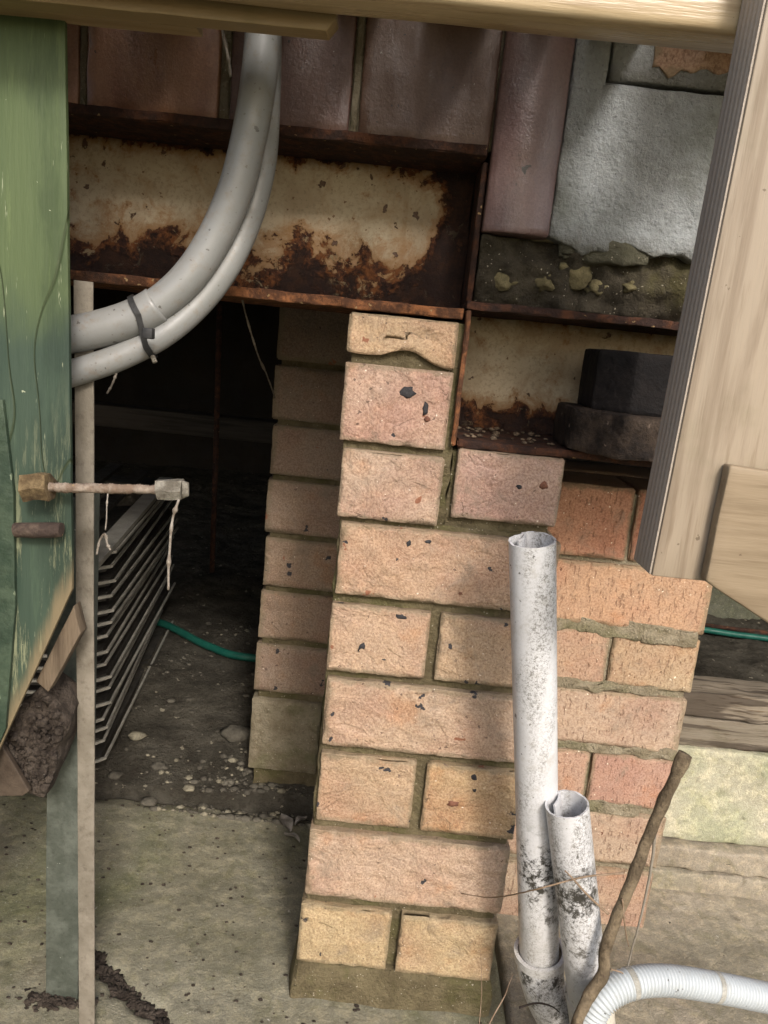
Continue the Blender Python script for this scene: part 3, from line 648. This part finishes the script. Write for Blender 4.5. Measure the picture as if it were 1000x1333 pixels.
# ---------------------------------------------------------------- green board, bolts, strip, posts at the left
P_ = [at(85, -60, .624), at(97, 765, .624), at(0, 978, .624), at(-160, 1330, .624), at(-240, -60, .624)]
P_[0].z = .30; P_[4].z = .30
gb = empty('green_board', (-.30, .61, -.40), 'wide upright board in flaking green paint with its lower end cut on a slant', 'board')
bx_ = (min(p.x for p in P_) + max(p.x for p in P_)) / 2; bz_ = min(p.z for p in P_)
GR = m_green('green_paint', .02 - bz_, (P_[2].x - bx_, P_[2].z - bz_), (P_[1].x - bx_, P_[1].z - bz_))
v, f = prism([(p.x, p.z) for p in P_], .619, .624, .01, .0008, .0003, 20, 2); print('BOARD', P_[3].z, P_[0].x, P_[4].x); link('board', v, f, GR, gb, sharp=60)
Cs = [at(-60, 520, .615), at(4, 520, .615), at(18, 640, .615), at(20, 790, .615), at(8, 948, .615), at(-60, 1095, .615)]
v, f = prism([(p.x, p.z) for p in Cs], .6140, .6185, .01, .0008, .0003, 30, 4); link('cover_strip', v, f, m_simple('dark_green_paint', (.026, .043, .027), (.048, .070, .043), 24, .55, .0012, spk=(.14, .17, .11)), gb, sharp=60)
def cyl(p, q, r, n=14, hexa=False, steps=1, scale=None, wob=0):
    p, q = Vector(p), Vector(q); path = [p.lerp(q, i / steps) for i in range(steps + 1)]
    return sweep(path, circ(r, 6 if hexa else n), scale=scale, wob=wob, up=Vector((0, 0, 1)))
bt = empty('threaded_bolt', (-.18, .572, -.10), 'long crusty bolt reaching sideways across the cream strip, nut at its tip', 'bolt')
a = at(34, 634, .600); b = at(66, 634, .600)
v, f = cyl(a, b, .0122, hexa=True, steps=6, wob=.0030); link('nut', v, f, BOLT, bt, sharp=30)
b0 = at(60, 634, .600); b1_ = at(222, 638, .606)
v, f = cyl(b0, b1_, .0040, 10, steps=90, scale=lambda t: 1 + .10 * math.sin(t * 260) + .25 * NZ(Vector((t * 22, 0, 0))), wob=.0008); link('rod', v, f, m_rust('crusty_rod', (.17, .12, .085), (.30, .25, .20)), bt)
a = at(206, 637, .606); b = at(238, 637, .606); 
v, f = cyl(a, b, .0088, hexa=True, steps=4, wob=.0016); link('nut', v, f, NUT, bt, sharp=30)
v, f = cyl(b, at(246, 637, .607), .0075, 16, steps=2, scale=lambda t: 1 - .25 * t); link('nut_cap', v, f, NUT, bt, sharp=50)
a = at(22, 690, .609); b = at(80, 690, .607)
v, f = cyl(a, b, .0062, 14, steps=16, scale=lambda t: 1.08 - .1 * t, wob=.0014); tag(link('bolt_stub', v, f, m_rust('dark_stub', (.05, .035, .028), (.11, .08, .06)), sharp=60), 'short dark rusty bolt stub on the green board below the long bolt', 'bolt')
# pale strip
s0, s1 = at(110, 366, .69), at(114, 1333, .69)
v, f = rbox(s1.x - .0085, s1.x + .0085, .688, .6905, -.765, s0.z, .012, .0006, .0006, 14, 0, 4, 0, lambda p: Vector((p.x + (s0.x - s1.x) * (p.z + .765) / (s0.z + .765), p.y, p.z)))
tag(link('metal_strip', v, f, STRIP, sharp=60), 'long thin upright cream metal strip from the slab to the upper beam', 'metal strip')
# green-grey channel post
cx0, cx1 = at(60, 1150, .735).x, at(103, 1150, .735).x
ztop = -.18
ms = [rbox(cx0, cx1, .735, .738, -.775, ztop, .02, .0008, .0006, 20), rbox(cx0, cx0 + .003, .7385, .775, -.775, ztop, .02, .0008), rbox(cx1 - .003, cx1, .7385, .775, -.775, ztop, .02, .0008)]
tag(link('steel_post', *join(*ms), STEELG, sharp=60), 'mottled green grey channel post on the slab behind the cream strip', 'steel post')
# tan lath along the slanted end, debris lump and brown sheet
L_ = [at(99, 786, .645), at(108, 822, .645), at(66, 898, .645), at(50, 884, .645)]
v, f = prism([(p.x, p.z) for p in L_], .640, .655, .01, .001, .0004, 30, 5); tag(link('timber_lath', v, f, m_wood('tan_lath', (.14, .105, .07), (.11, .082, .055), (.07, .05, .032), 'z', .75, 1.6), sharp=60), 'short tan lath slanting under the cut end of the green board', 'lath')
D_ = .66
Lm = [at(58, 888, D_), at(92, 936, D_), at(62, 1032, D_), at(30, 1024, D_), at(-6, 965, D_)]
v, f = prism([(p.x, p.z) for p in Lm], .655, .70, .005, .003, .006, 40, 6); tag(link('debris_clod', *join((v, f), *[blob((lambda c: (c.x, .655 + random.uniform(-.004, .002), c.z))(sum((Lm[i] * w_ for i, w_ in enumerate((lambda r: [q / sum(r) for q in r])([random.random() ** 3 for _ in Lm]))), Vector((0, 0, 0)))), (lambda r: (r, r, r))(random.choice([.0012, .002, .003, .0045])), 1, .8, k) for k in range(260)]), PEAT), 'dark crumbly clod of dirt and roots caught under the green board', 'clod')
Ls = [at(-60, 870, .64), at(3, 972, .64), at(38, 1030, .64), at(30, 1036, .64), at(-80, 1036, .64)]
v, f = prism([(p.x, p.z) for p in Ls], .640, .646, .01, .001, .0006, 20, 7); tag(link('brown_sheet', v, f, SHEET, sharp=60), 'thin brown board corner under the dark clod at the left edge', 'board')

# ---------------------------------------------------------------- conduits
def path_of(pts): return spline([at(*p) for p in pts], 10)
ca = empty('conduit', at(150, 420, .71), 'thicker grey plastic conduit curving down from the joist, with a cable tie round it', 'conduit')
pa = path_of([(346, -60, .705), (343, 35, .705), (336, 110, .705), (324, 180, .705), (306, 248, .705), (279, 310, .705), (246, 360, .70), (205, 397, .695), (158, 420, .69), (90, 436, .685), (20, 440, .68)])
v, f = tube(pa, .0150, 28); link('pipe', v, f, PVG, ca)
i0 = int(len(pa) * .69)
pc = pa[i0 - 7:i0 + 14]
v, f = sweep(pa[i0 + 1:], circ(.0162, 28), caps=True); link('socket', v, f, PVG, ca)
pb = path_of([(348, -60, .735), (349, 60, .735), (347, 150, .735), (342, 215, .732), (326, 280, .728), (299, 341, .72), (262, 392, .712), (214, 434, .70), (155, 465, .69), (90, 487, .682), (20, 505, .68)])
v, f = tube(pb, .0118, 24); cb = tag(link('conduit', v, f, PVG), 'thinner grey plastic conduit running below and beside the thicker one', 'conduit')
# cable tie: a loop round both pipes
ct = empty('cable_tie', at(190, 435, .67), 'black cable tie strapping the two grey conduits together', 'cable tie')
ka = min(range(len(pa)), key=lambda i: (pa[i] - at(182, 411, .69)).length); kb = min(range(len(pb)), key=lambda i: (pb[i] - at(193, 448, .70)).length)
A0, B0 = pa[ka], pb[kb]; ta = (pa[ka + 1] - pa[ka - 1]).normalized(); uu = (A0 - B0); uu -= ta * uu.dot(ta); L = uu.length; uu.normalize(); ww = ta.cross(uu)
loop = []
for k in range(20): th = math.pi * k / 19; loop.append(A0 + (uu * math.sin(th) + ww * math.cos(th)) * .0170)
for k in range(20): th = math.pi + math.pi * k / 19; loop.append(B0 + (uu * math.sin(th) + ww * math.cos(th)) * .0130)
loop.append(loop[0].copy())
vs = []; fs = []; m = len(loop)
for k, p in enumerate(loop):
    c = (A0 + B0) / 2; o_ = (p - c).normalized()
    for (s, h) in ((-.0026, 0), (.0026, 0), (.0026, .0012), (-.0026, .0012)): vs.append(p + ta * s + o_ * h)
for k in range(m - 1):
    for j in range(4): fs.append((k * 4 + j, k * 4 + (j + 1) % 4, k * 4 + 4 + (j + 1) % 4, k * 4 + 4 + j))
link('strap', vs, fs, BLK, ct, sharp=50)
h = at(193, 434, .664); v, f = rbox(h.x - .0045, h.x + .0045, h.y - .004, h.y + .005, h.z - .0045, h.z + .0045, .01, .001); link('buckle', v, f, BLK, ct, sharp=40)
v, f = tube([at(195, 452, .69), at(198, 462, .69), at(202, 472, .688)], .0022, 8); link('tail', v, f, NUT, ct)

# ---------------------------------------------------------------- stack of trays in the dark
yaw = R(7.2)
near = at(131, 1008, 1.10); zt = at(150, 742, 1.10).z; zb = near.z
dirv = Vector((-math.sin(yaw), math.cos(yaw), 0)); sidev = Vector((-math.cos(yaw), -math.sin(yaw), 0))
NT = 16
def tray_mesh(L, W):
    t = .0115; lip = .0075
    prof = [(0, 0), (L, 0), (L, W), (.03, W), (0, W - .02)]
    c = .030
    g_ = .010; out = [(g_, c + g_), (c * .9 + g_, g_), (L, g_), (L, W), (g_, W)]
    bm = bmesh.new()
    a = [bm.verts.new((p[0], p[1], 0)) for p in out]; fc = bm.faces.new(a)
    r_ = bmesh.ops.extrude_face_region(bm, geom=[fc]); 
    for g in r_['geom']:
        if isinstance(g, bmesh.types.BMVert): g.co.z += t; g.co.x += 0
    bmesh.ops.recalc_face_normals(bm, faces=bm.faces); bm.verts.index_update()
    pv = [v.co.copy() for v in bm.verts]; pf = [tuple(v.index for v in f.verts) for f in bm.faces]; bm.free()
    # turned-up worn rim following the outline
    ring = [Vector((p[0], p[1], t + .001)) for p in ([(0, W)] + [(0, c), (c * .9, 0), (L, 0)])]
    path = []
    for i in range(len(ring) - 1):
        for k in range(8): path.append(ring[i].lerp(ring[i + 1], k / 8))
    path.append(ring[-1])
    rv, rf = sweep(path, [(-.0018, -.0022), (.0018, -.0022), (.0018, .0022), (-.0018, .0022)], up=Vector((0, 0, 1)))
    return (pv, pf), (rv, rf)
def place(vs, o, dyaw=0):
    d2 = Vector((-math.sin(yaw + dyaw), math.cos(yaw + dyaw), 0)); s2 = Vector((-math.cos(yaw + dyaw), -math.sin(yaw + dyaw), 0))
    return [o + d2 * p.x + s2 * p.y + Vector((0, 0, p.z)) for p in vs]
first = None
for k in range(NT):
    t = k / (NT - 1); z = zb + (zt - zb) * t; j = random.uniform(-.006, .006)
    (pv, pf), (rv, rf) = tray_mesh(.64, .26)
    o = near + Vector((0, 0, z - zb)) + dirv * (random.uniform(0, .02) + .01 * t) + sidev * (j + .0)
    dy = random.uniform(-.022, .022)
    lab = 'topmost dusty grey metal tray of the stack in the dark behind the cream strip' if k == NT - 1 else 'dusty grey metal tray within the stack in the dark behind the cream strip'
    if k == 0: lab = 'lowest dusty grey metal tray of the stack, lying on the soil'
    if k == NT - 2: lab = 'second tray from the top of the dusty grey stack behind the cream strip'
    tr = empty('metal_tray', o, lab, 'tray', 'stacked metal trays')
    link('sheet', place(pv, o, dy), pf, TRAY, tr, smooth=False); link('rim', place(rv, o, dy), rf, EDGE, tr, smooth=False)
# flat bars lying on top, their near ends hidden behind the cream strip
for k in range(3):
    o = near + Vector((0, 0, zt - zb + .018 + .015 * k)) + dirv * (-.14) + sidev * (.012 + .05 * k)
    b = o + dirv * (.74 - .02 * k) + Vector((0, 0, .006))
    v, f = sweep([o, o.lerp(b, .5), b], [(-.014, -.004), (.014, -.004), (.014, .004), (-.014, .004)], up=Vector((0, 0, 1)))
    tag(link('metal_bar', v, f, (EDGE, TRAY, TRAY)[k], smooth=False), ('lighter dull flat bar lying along the near top edge of the tray stack', 'dark flat bar lying second from the edge on the tray stack', 'dark flat bar lying furthest in on the tray stack')[k], 'bar', 'flat bars on the tray stack')
q = at(150, 660, 1.5); v, f = blob((q.x - .02, q.y, q.z - .03), (.085, .08, .085), 3, .12, 4); tag(link('round_stone', v, f, PEBG), 'rounded grey lump in the dark behind the long bolt', 'stone')
zs = -.70
v, f = rbox(-1.2, -.05, 2.30, 2.38, at(180, 560, 2.3).z, at(180, 532, 2.3).z, .1, .004); tag(link('timber_bearer', v, f, m_wood('shade_dark_timber', (.03, .023, .016), (.022, .017, .012), (.012, .01, .008), 'x', .8, 1), sharp=60), 'faint horizontal bearer deep in the dark under the house', 'bearer')  # near-black bearer colour paints in the darkness of the void
v, f = tube([at(286, 395, 1.9), at(282, 560, 1.9), at(276, 745, 1.9)], .007, 10); tag(link('thin_pipe', v, f, RU), 'thin rusty upright pipe in the dark between stack and shaded pier', 'pipe')

# ---------------------------------------------------------------- green garden hose on the soil
hp = [(-.62, 1.72), (-.50, 1.70), (-.36, 1.60), (-.25, 1.56), (0, 1.62), (.40, 1.85), (.80, 2.02), (1.02, 2.03), (1.25, 2.00), (1.55, 1.97)]
pts = spline([Vector((x, y, soil_z(x, y) + .012)) for x, y in hp], 12)
v, f = tube(pts, .0085, 12); tag(link('garden_hose', v, f, TEAL), 'green garden hose lying on the soil behind the piers', 'hose')
v, f = tube([at(905, 812, 2.1), at(950, 818, 2.1), at(1040, 828, 2.1)], .006, 8); tag(link('thin_rod', v, f, RU), 'dark rod lying just behind the green hose at the right', 'rod')
# low concrete footing in the distance at right
v, f = rbox(.70, 1.8, 2.22, 2.55, -.78, -.52, .03, .01, .01, 8, 0, 3); tag(link('concrete_footing', v, f, m_concrete('dim_concrete', (.17, .165, .13), (.11, .11, .085), (.08, .09, .05))), 'dim greenish concrete footing beyond the green hose', 'footing')

# ---------------------------------------------------------------- sleeper and pale kerb at the right
za, zb_, zc, zd = at(940, 905, 1.06).z, at(940, 976, 1.06).z, at(940, 1102, 1.045).z, at(940, 1140, 1.03).z
slp = empty('timber_sleeper', (.85, 1.08, zb_), 'weathered grey timber sleeper lying on the pale concrete kerb', 'sleeper')
zm = (za * .55 + zb_ * .45)
v, f = rbox(.425, 1.30, 1.058, 1.13, zm + .0012, za, .006, .003, .002, 40, .003, 61, 0, lambda p: Vector((p.x, p.y + .0025 * NZ(Vector((p.x * 12, 0, p.z * 240))), p.z + .0015 * NZ(Vector((p.x * 18, 0, 0)))))); link('board', v, f, GREY_T, slp)
v, f = rbox(.425, 1.30, 1.060, 1.13, zb_ + .001, zm - .0012, .006, .003, .002, 40, .003, 62, 0, lambda p: Vector((p.x, p.y + .0025 * NZ(Vector((p.x * 12, 4, p.z * 240))), p.z))); link('board', v, f, GREY_T, slp)
v, f = rbox(.428, 1.30, 1.052, 1.14, zc, zb_, .008, .003, .0025, 22, .002, 63); tag(link('concrete_kerb', v, f, CONP), 'pale greenish concrete kerb under the weathered sleeper', 'kerb')
v, f = rbox(.415, 1.30, 1.032, 1.12, zd + .001, zc - .0015, .006, .004, .004, 30, .004, 64); tag(link('concrete_edging', v, f, CONW), 'rough broken concrete edging between the pale kerb and the slab', 'edging')
v, f = rbox(.415, 1.30, 1.028, 1.10, -.79, zd - .001, .008, .003, .003, 30, .003, 65); tag(link('slab_upstand', v, f, CONW), kind='structure')

# ---------------------------------------------------------------- white pipes
def heart(R_, th, flip=1, curl=.9):
    out = []; inn = []
    n = 44
    pts = []
    # right flap starts at the back, goes round the front, left flap ends rolled inwards at the back
    for k in range(n):
        a = R(106) - R(370) * k / (n - 1); g_ = 1 + .13 * max(0, 1 - k / 7); pts.append((R_ * math.cos(a) * g_, R_ * math.sin(a) * g_))
    a0 = R(82 - 346); 
    for k in range(1, 9):
        t = k / 8; pts.append((R_ * (math.cos(a0) - .10 * math.sin(t * 1.6) - .34 * t * t), R_ * (math.sin(a0) - .95 * t - .06 * math.sin(t * 3.1))))
    m = len(pts)
    for i, p in enumerate(pts):
        q0, q1 = pts[max(0, i - 1)], pts[min(m - 1, i + 1)]; tx, ty = q1[0] - q0[0], q1[1] - q0[1]; L_ = math.hypot(tx, ty); nx_, ny_ = ty / L_, -tx / L_
        inn.append((p[0] + nx_ * th, p[1] + ny_ * th))
    res = pts + inn[::-1]
    return [(x * flip, y) for x, y in res]
def pvc(name, top, bot, R_, label, flip):
    d = (bot - top).normalized(); ax = Vector((1, 0, 0)); ax = (ax - d * ax.dot(d)).normalized(); ay = ax.cross(d)
    if ay.y < 0: ay = -ay
    prof = heart(R_, .0019, flip); n = 40; vs = []; fs = []; m = len(prof)
    for i in range(n + 1):
        t = i / n; p = top.lerp(bot, t)
        for q in prof:
            e = 0
            if i == 0: e = .0012 * NZ(Vector((q[0] * 160, q[1] * 160, 1)))
            vs.append(p + ax * q[0] + ay * q[1] + d * e)
    for i in range(n):
        for j in range(m): fs.append((i * m + j, (i + 1) * m + j, (i + 1) * m + (j + 1) % m, i * m + (j + 1) % m))
    h_ = m // 2
    for j in range(h_ - 1): fs.append((j, j + 1, m - 2 - j, m - 1 - j)); b = n * m; fs.append((b + j, b + m - 1 - j, b + m - 2 - j, b + j + 1))
    return vs, fs
t1, bo1 = at(693, 703, .66), at(702, 1250, .705)
pp = empty('drain_pipe', (bo1.x, bo1.y, bo1.z - .06), 'taller upright white drain pipe split at its rim, its foot in a socketed elbow', 'drain pipe', )
v, f = pvc('pipe', t1, bo1, .0208, '', 1); link('pipe', v, f, PVW, pp, sharp=50)
d1 = (bo1 - t1).normalized(); e0 = at(703, 1240, .705) 
e1 = at(706, 1275, .705); e2 = at(722, 1315, .705); e3 = at(752, 1352, .70); e4 = at(800, 1390, .69)
p_ = spline([e0, e1, e2, e3, e4], 8)
v, f = sweep(p_, circ(.0262, 32), caps=False, scale=lambda t: 1.0 - .10 * min(1, t * 4)); v2, f2 = sweep(p_, circ(.0215, 32), caps=False)
link('elbow', *join((v, f)), PVW, pp)
# rim of the socket with a dirty sealing ring
rimpts = [e0 + d1 * (-.004 + .002 * k) for k in range(6)]
v, f = sweep(rimpts, circ(.0275, 36), caps=False); vi, fi = sweep(rimpts, circ(.0232, 36), caps=False)
n_r = 36
top_f = [(k, (k + 1) % n_r, len(v) + (k + 1) % n_r, len(v) + k) for k in range(n_r)]
V_, F_ = join((v, f), (vi, [tuple(reversed(q)) for q in fi])); F_ += top_f; link('socket_rim', V_, F_, PVW, pp, sharp=60)
rg = [e0 + d1 * (.001 + .0015 * k) for k in range(3)]
v, f = sweep(rg, circ(.0238, 32)); link('sealing_ring', v, f, m_simple('dirty_ring', (.20, .15, .10), (.34, .29, .22), 80, .8, .001), pp)
t2, bo2 = at(738, 1047, .655), at(766, 1300, .665)
p2 = empty('drain_pipe', (bo2.x, bo2.y, bo2.z), 'shorter leaning white drain pipe with a curled split rim and black mould down its side', 'drain pipe')
v, f = pvc('pipe', t2, bo2, .0205, '', 1); link('pipe', v, f, PVW, p2, sharp=50)
v, f = sweep([at(766, 1292, .668), at(770, 1320, .67), at(775, 1370, .67)], circ(.0235, 28), caps=True); link('socket', v, f, m_plastic('stained_pipe', (.50, .46, .38), .7, .5, (.12, .1, .07)), p2)

# corrugated hose
hp_ = spline([at(752, 1400, .61), at(758, 1352, .615), at(778, 1308, .62), at(812, 1283, .63), at(862, 1276, .64), at(925, 1284, .65), at(1000, 1299, .66), at(1120, 1325, .67), at(1250, 1370, .68)], 40)
L0 = sum((hp_[i + 1] - hp_[i]).length for i in range(len(hp_) - 1))
# resample evenly, ribs every 2.7 mm
step = .00074; res_ = [hp_[0].copy()]; acc = 0
for i in range(len(hp_) - 1):
    a, b = hp_[i], hp_[i + 1]; l = (b - a).length; pos = step - acc
    while pos <= l: res_.append(a.lerp(b, pos / l)); pos += step
    acc = (acc + l) % step
nr = len(res_)
v, f = sweep(res_, circ(.0134, 28), scale=lambda t: 1 + .085 * (1 if math.sin(2 * math.pi * t * nr / 5.0) > 0 else -1) * abs(math.sin(2 * math.pi * t * nr / 5.0)) ** .5)
hs = empty('corrugated_hose', at(860, 1290, .64), 'white ribbed hose arching out of the bottom edge towards the right', 'hose')
link('hose', v, f, HOSE, hs)
for u, vv, D_ in ((818, 1281, .632), (928, 1285, .650)):
    c = at(u, vv, D_); k = min(range(nr), key=lambda i: (res_[i] - c).length)
    v, f = sweep(res_[k:k + 8], circ(.0146, 24)); link('clip', v, f, m_simple('twine', (.28, .27, .23), (.38, .37, .33), 90, .8, .001) if u == 818 else bpy.data.materials['twine'], hs)

# stick, twigs, string, web
sp = spline([at(893, 982, .66), at(872, 1026, .655), at(846, 1085, .65), at(822, 1148, .64), at(797, 1208, .63), at(788, 1238, .625), at(785, 1268, .62), at(762, 1305, .61), at(745, 1350, .60), at(735, 1400, .60)], 14)
v, f = sweep(sp, circ(.0056, 12), scale=lambda t: (1.15 if t < .07 else 1) * (1 - .25 * max(0, t - .75) * 4) * (1 + .12 * NZ(Vector((t * 24, 0, 0)))), wob=.0012)
tag(link('stick', v, f, BARK), 'bent brown stick leaning beside the shorter white pipe', 'stick')
def twig(pts, r, label, name='twig', mat=TWIG, cat='twig', group=None):
    p = spline([at(*q) for q in pts], 8); v, f = sweep(p, circ(r, 6), wob=.0006, scale=lambda t: 1 - .5 * t); return tag(link(name, v, f, mat), label, cat, group)
twig([(812, 1137, .632), (770, 1140, .628), (740, 1146, .63), (690, 1160, .635), (640, 1168, .72), (600, 1163, .755)], .0011, 'thin twig reaching left from the stick across both white pipes')
twig([(792, 1190, .622), (765, 1165, .624), (748, 1146, .622), (735, 1133, .618)], .0013, 'short twig crossing the shorter white pipe')
twig([(810, 1170, .63), (814, 1205, .63), (818, 1232, .635)], .0010, 'little twig hanging down from the stick')
twig([(676, 1312, .675), (700, 1306, .672), (718, 1310, .67), (728, 1318, .67)], .0012, 'dark little twig lying on the white elbow', mat=m_simple('black_twig', (.02, .015, .01), (.04, .03, .025), 60, .8, .001))
twig([(630, 1345, .60), (655, 1300, .62), (668, 1268, .66)], .0009, 'thin dry stem left of the white elbow')
twig([(795, 1262, .63), (808, 1266, .63), (816, 1272, .628)], .0009, 'thin stem end caught at the hose clip')
twig([(853, 1085, .66), (846, 1140, .655), (835, 1190, .65), (822, 1240, .645), (815, 1272, .635)], .0016, 'pale string hanging from the wall down to the ribbed hose', 'string', STRIP, 'string')
twig([(624, 1333, .72), (627, 1290, .74), (626, 1240, .76)], .0006, 'fine root up the side of the pier foot', 'root')
# cobwebs
def web(pts, r, label):
    p = spline([at(*q) for q in pts], 8); v, f = sweep(p, circ(r, 5), scale=lambda t: .5 + 1.6 * max(0, NZ(Vector((t * 9, r * 1e4, 2)))) + .3, wob=.0006); return tag(link('cobweb', v, f, WEB), label, 'cobweb')
web([(314, 385, .86), (323, 420, .9), (336, 462, .95), (349, 492, 1.05), (358, 518, 1.13)], .0011, 'dusty cobweb strand from the beam to the shaded pier')
web([(152, 486, .80), (146, 500, .8), (139, 512, .8)], .0013, 'small cobweb wisp hanging beneath the thinner conduit')
web([(233, 650, .585), (226, 672, .585), (222, 700, .585), (220, 735, .585), (219, 768, .585)], .0013, 'crusty web strand dangling from the nut at the bolt tip')
web([(140, 642, .58), (139, 665, .58), (137, 690, .58)], .0006, 'fine web thread hanging from the middle of the bolt')
web([(126, 722, .68), (130, 704, .68), (137, 695, .68), (140, 708, .68), (144, 716, .68)], .0014, 'crusty web knot beside the cream strip')
web([(290, 40, .70), (296, 70, .70), (300, 100, .71)], .0016, 'tangled dark web beside the top of the conduit')

# ---------------------------------------------------------------- small debris
ms = []; mg = []
for k in range(1500):
    x = random.uniform(-.75, .05); y = random.uniform(1.13, 1.75)
    if random.random() < .55: x = random.gauss(-.17, .07); y = random.gauss(1.14, .05); y = max(y, 1.10)
    s = random.choice([.001, .0013, .0016, .002, .002, .003, .003, .004, .007]) * random.uniform(.7, 1.2)
    if abs(x + .20) > .0 and y > D3 and x > xl3: continue
    z = (soil_z(x, y) if y > 1.14 else slab_z(x, y)) + s * .1
    (ms if random.random() < .18 else mg).append(blob((x, y, z), (s * random.uniform(.8, 1.5), s, s * .6), 1, .5, k))
tag(link('pebbles', *join(*ms), PEB), kind='stuff'); tag(link('gravel', *join(*mg), PEBG), kind='stuff')
for k, (u, vv, s) in enumerate([(178, 953, .012), (247, 1004, .008), (152, 987, .010), (208, 979, .011), (310, 955, .022), (195, 1022, .010)]):
    d = FW + RT * ((u - 500) / 1000) + DN * ((vv - 666.5) / 1000); q = d * (-.725 / d.z)
    v, f = blob((q.x, q.y, soil_z(q.x, max(q.y, 1.15)) + s * .3), (s * 1.3, s, s * .55), 2, .45, k + 5)
    tag(link('stone', v, f, PEB if k in (0, 1) else PEBG), ['pale flat stone on the soil beside the tray stack', 'small cream stone on the soil right of the tray stack', 'dull stone by the foot of the tray stack', 'brownish stone half sunk in the soil near the slab edge', 'larger grey stone beside the shaded pier', 'flat stone on the edge of the mossy slab'][k], 'stone')
# bark and dirt in the slab crack
ms = []
for k in range(520):
    t_ = random.random(); s_ = random.choice([.0008, .001, .0015, .002, .003, .0045])
    c, y = CR(t_); y += random.gauss(0, .004); c += random.gauss(0, .006)
    v, f = blob((0, 0, 0), (s_ * random.uniform(.8, 2.4), s_ * .7, s_ * .45), 2, .9, k); an = random.uniform(0, 3.1); ca_, sa_ = math.cos(an), math.sin(an)
    ms.append(([Vector((c + p.x * ca_ - p.y * sa_, y + p.x * sa_ + p.y * ca_, -.778 + s_ * .3 + p.z)) for p in v], f))
tag(link('bark_litter', *join(*ms), PEAT), kind='stuff')
ms = []
for k in range(150):
    x = random.uniform(-.35, -.27); y = .73 + random.gauss(0, .006); s = random.uniform(.001, .004); ms.append(blob((x, y, -.772 + s * .4), (s * 1.4, s, s), 1, .6, k))
for k in range(500):
    x = random.uniform(-.6, .2); y = random.uniform(.6, 1.12); s = random.uniform(.0006, .0022); ms.append(blob((x, y, slab_z(x, y) + s * .4), (s * 1.6, s, s * .7), 1, .6, k))
tag(link('dirt_crumbs', *join(*ms), PEAT), kind='stuff')
# dead leaf
def leaf(c, l, wd, ang, label, mat=LEAF):
    vs = []; fs = []; n = 10
    for i in range(n + 1):
        t = i / n; w_ = wd * math.sin(math.pi * min(1, t * .96 + .04)) ** .8
        for s in (-1, -.5, 0, .5, 1):
            x = (t - .5) * l; y = s * w_; z = .004 * (s * s) + .004 * math.sin(t * 5) + .0015 * NZ(Vector((t * 5, s * 3, l * 50)))
            vs.append(Vector((c[0] + x * math.cos(ang) - y * math.sin(ang), c[1] + x * math.sin(ang) + y * math.cos(ang), c[2] + z + .003)))
    for i in range(n):
        for j in range(4): a = i * 5 + j; fs.append((a, a + 1, a + 6, a + 5))
    b = len(vs); vs += [p + Vector((0, 0, -.0006)) for p in vs[:b]]; fs += [tuple(reversed([q + b for q in f])) for f in fs[:]]
    return tag(link('dead_leaf', vs, fs, mat), label, 'leaf')
def G(u, v, z): d = FW + RT * ((u - 500) / 1000) + DN * ((v - 666.5) / 1000); return d * (z / d.z)
q = G(372, 1073, -.765); leaf(q, .05, .010, R(115), 'pale grey dead leaf on the slab edge left of the nearest pier')
q = G(392, 1070, -.765); leaf(q, .03, .006, R(60), 'smaller curled dead leaf touching the side of the nearest pier')
q = G(380, 1092, -.765); leaf(q, .035, .003, R(140), 'narrow dead leaf in front of the pale one')
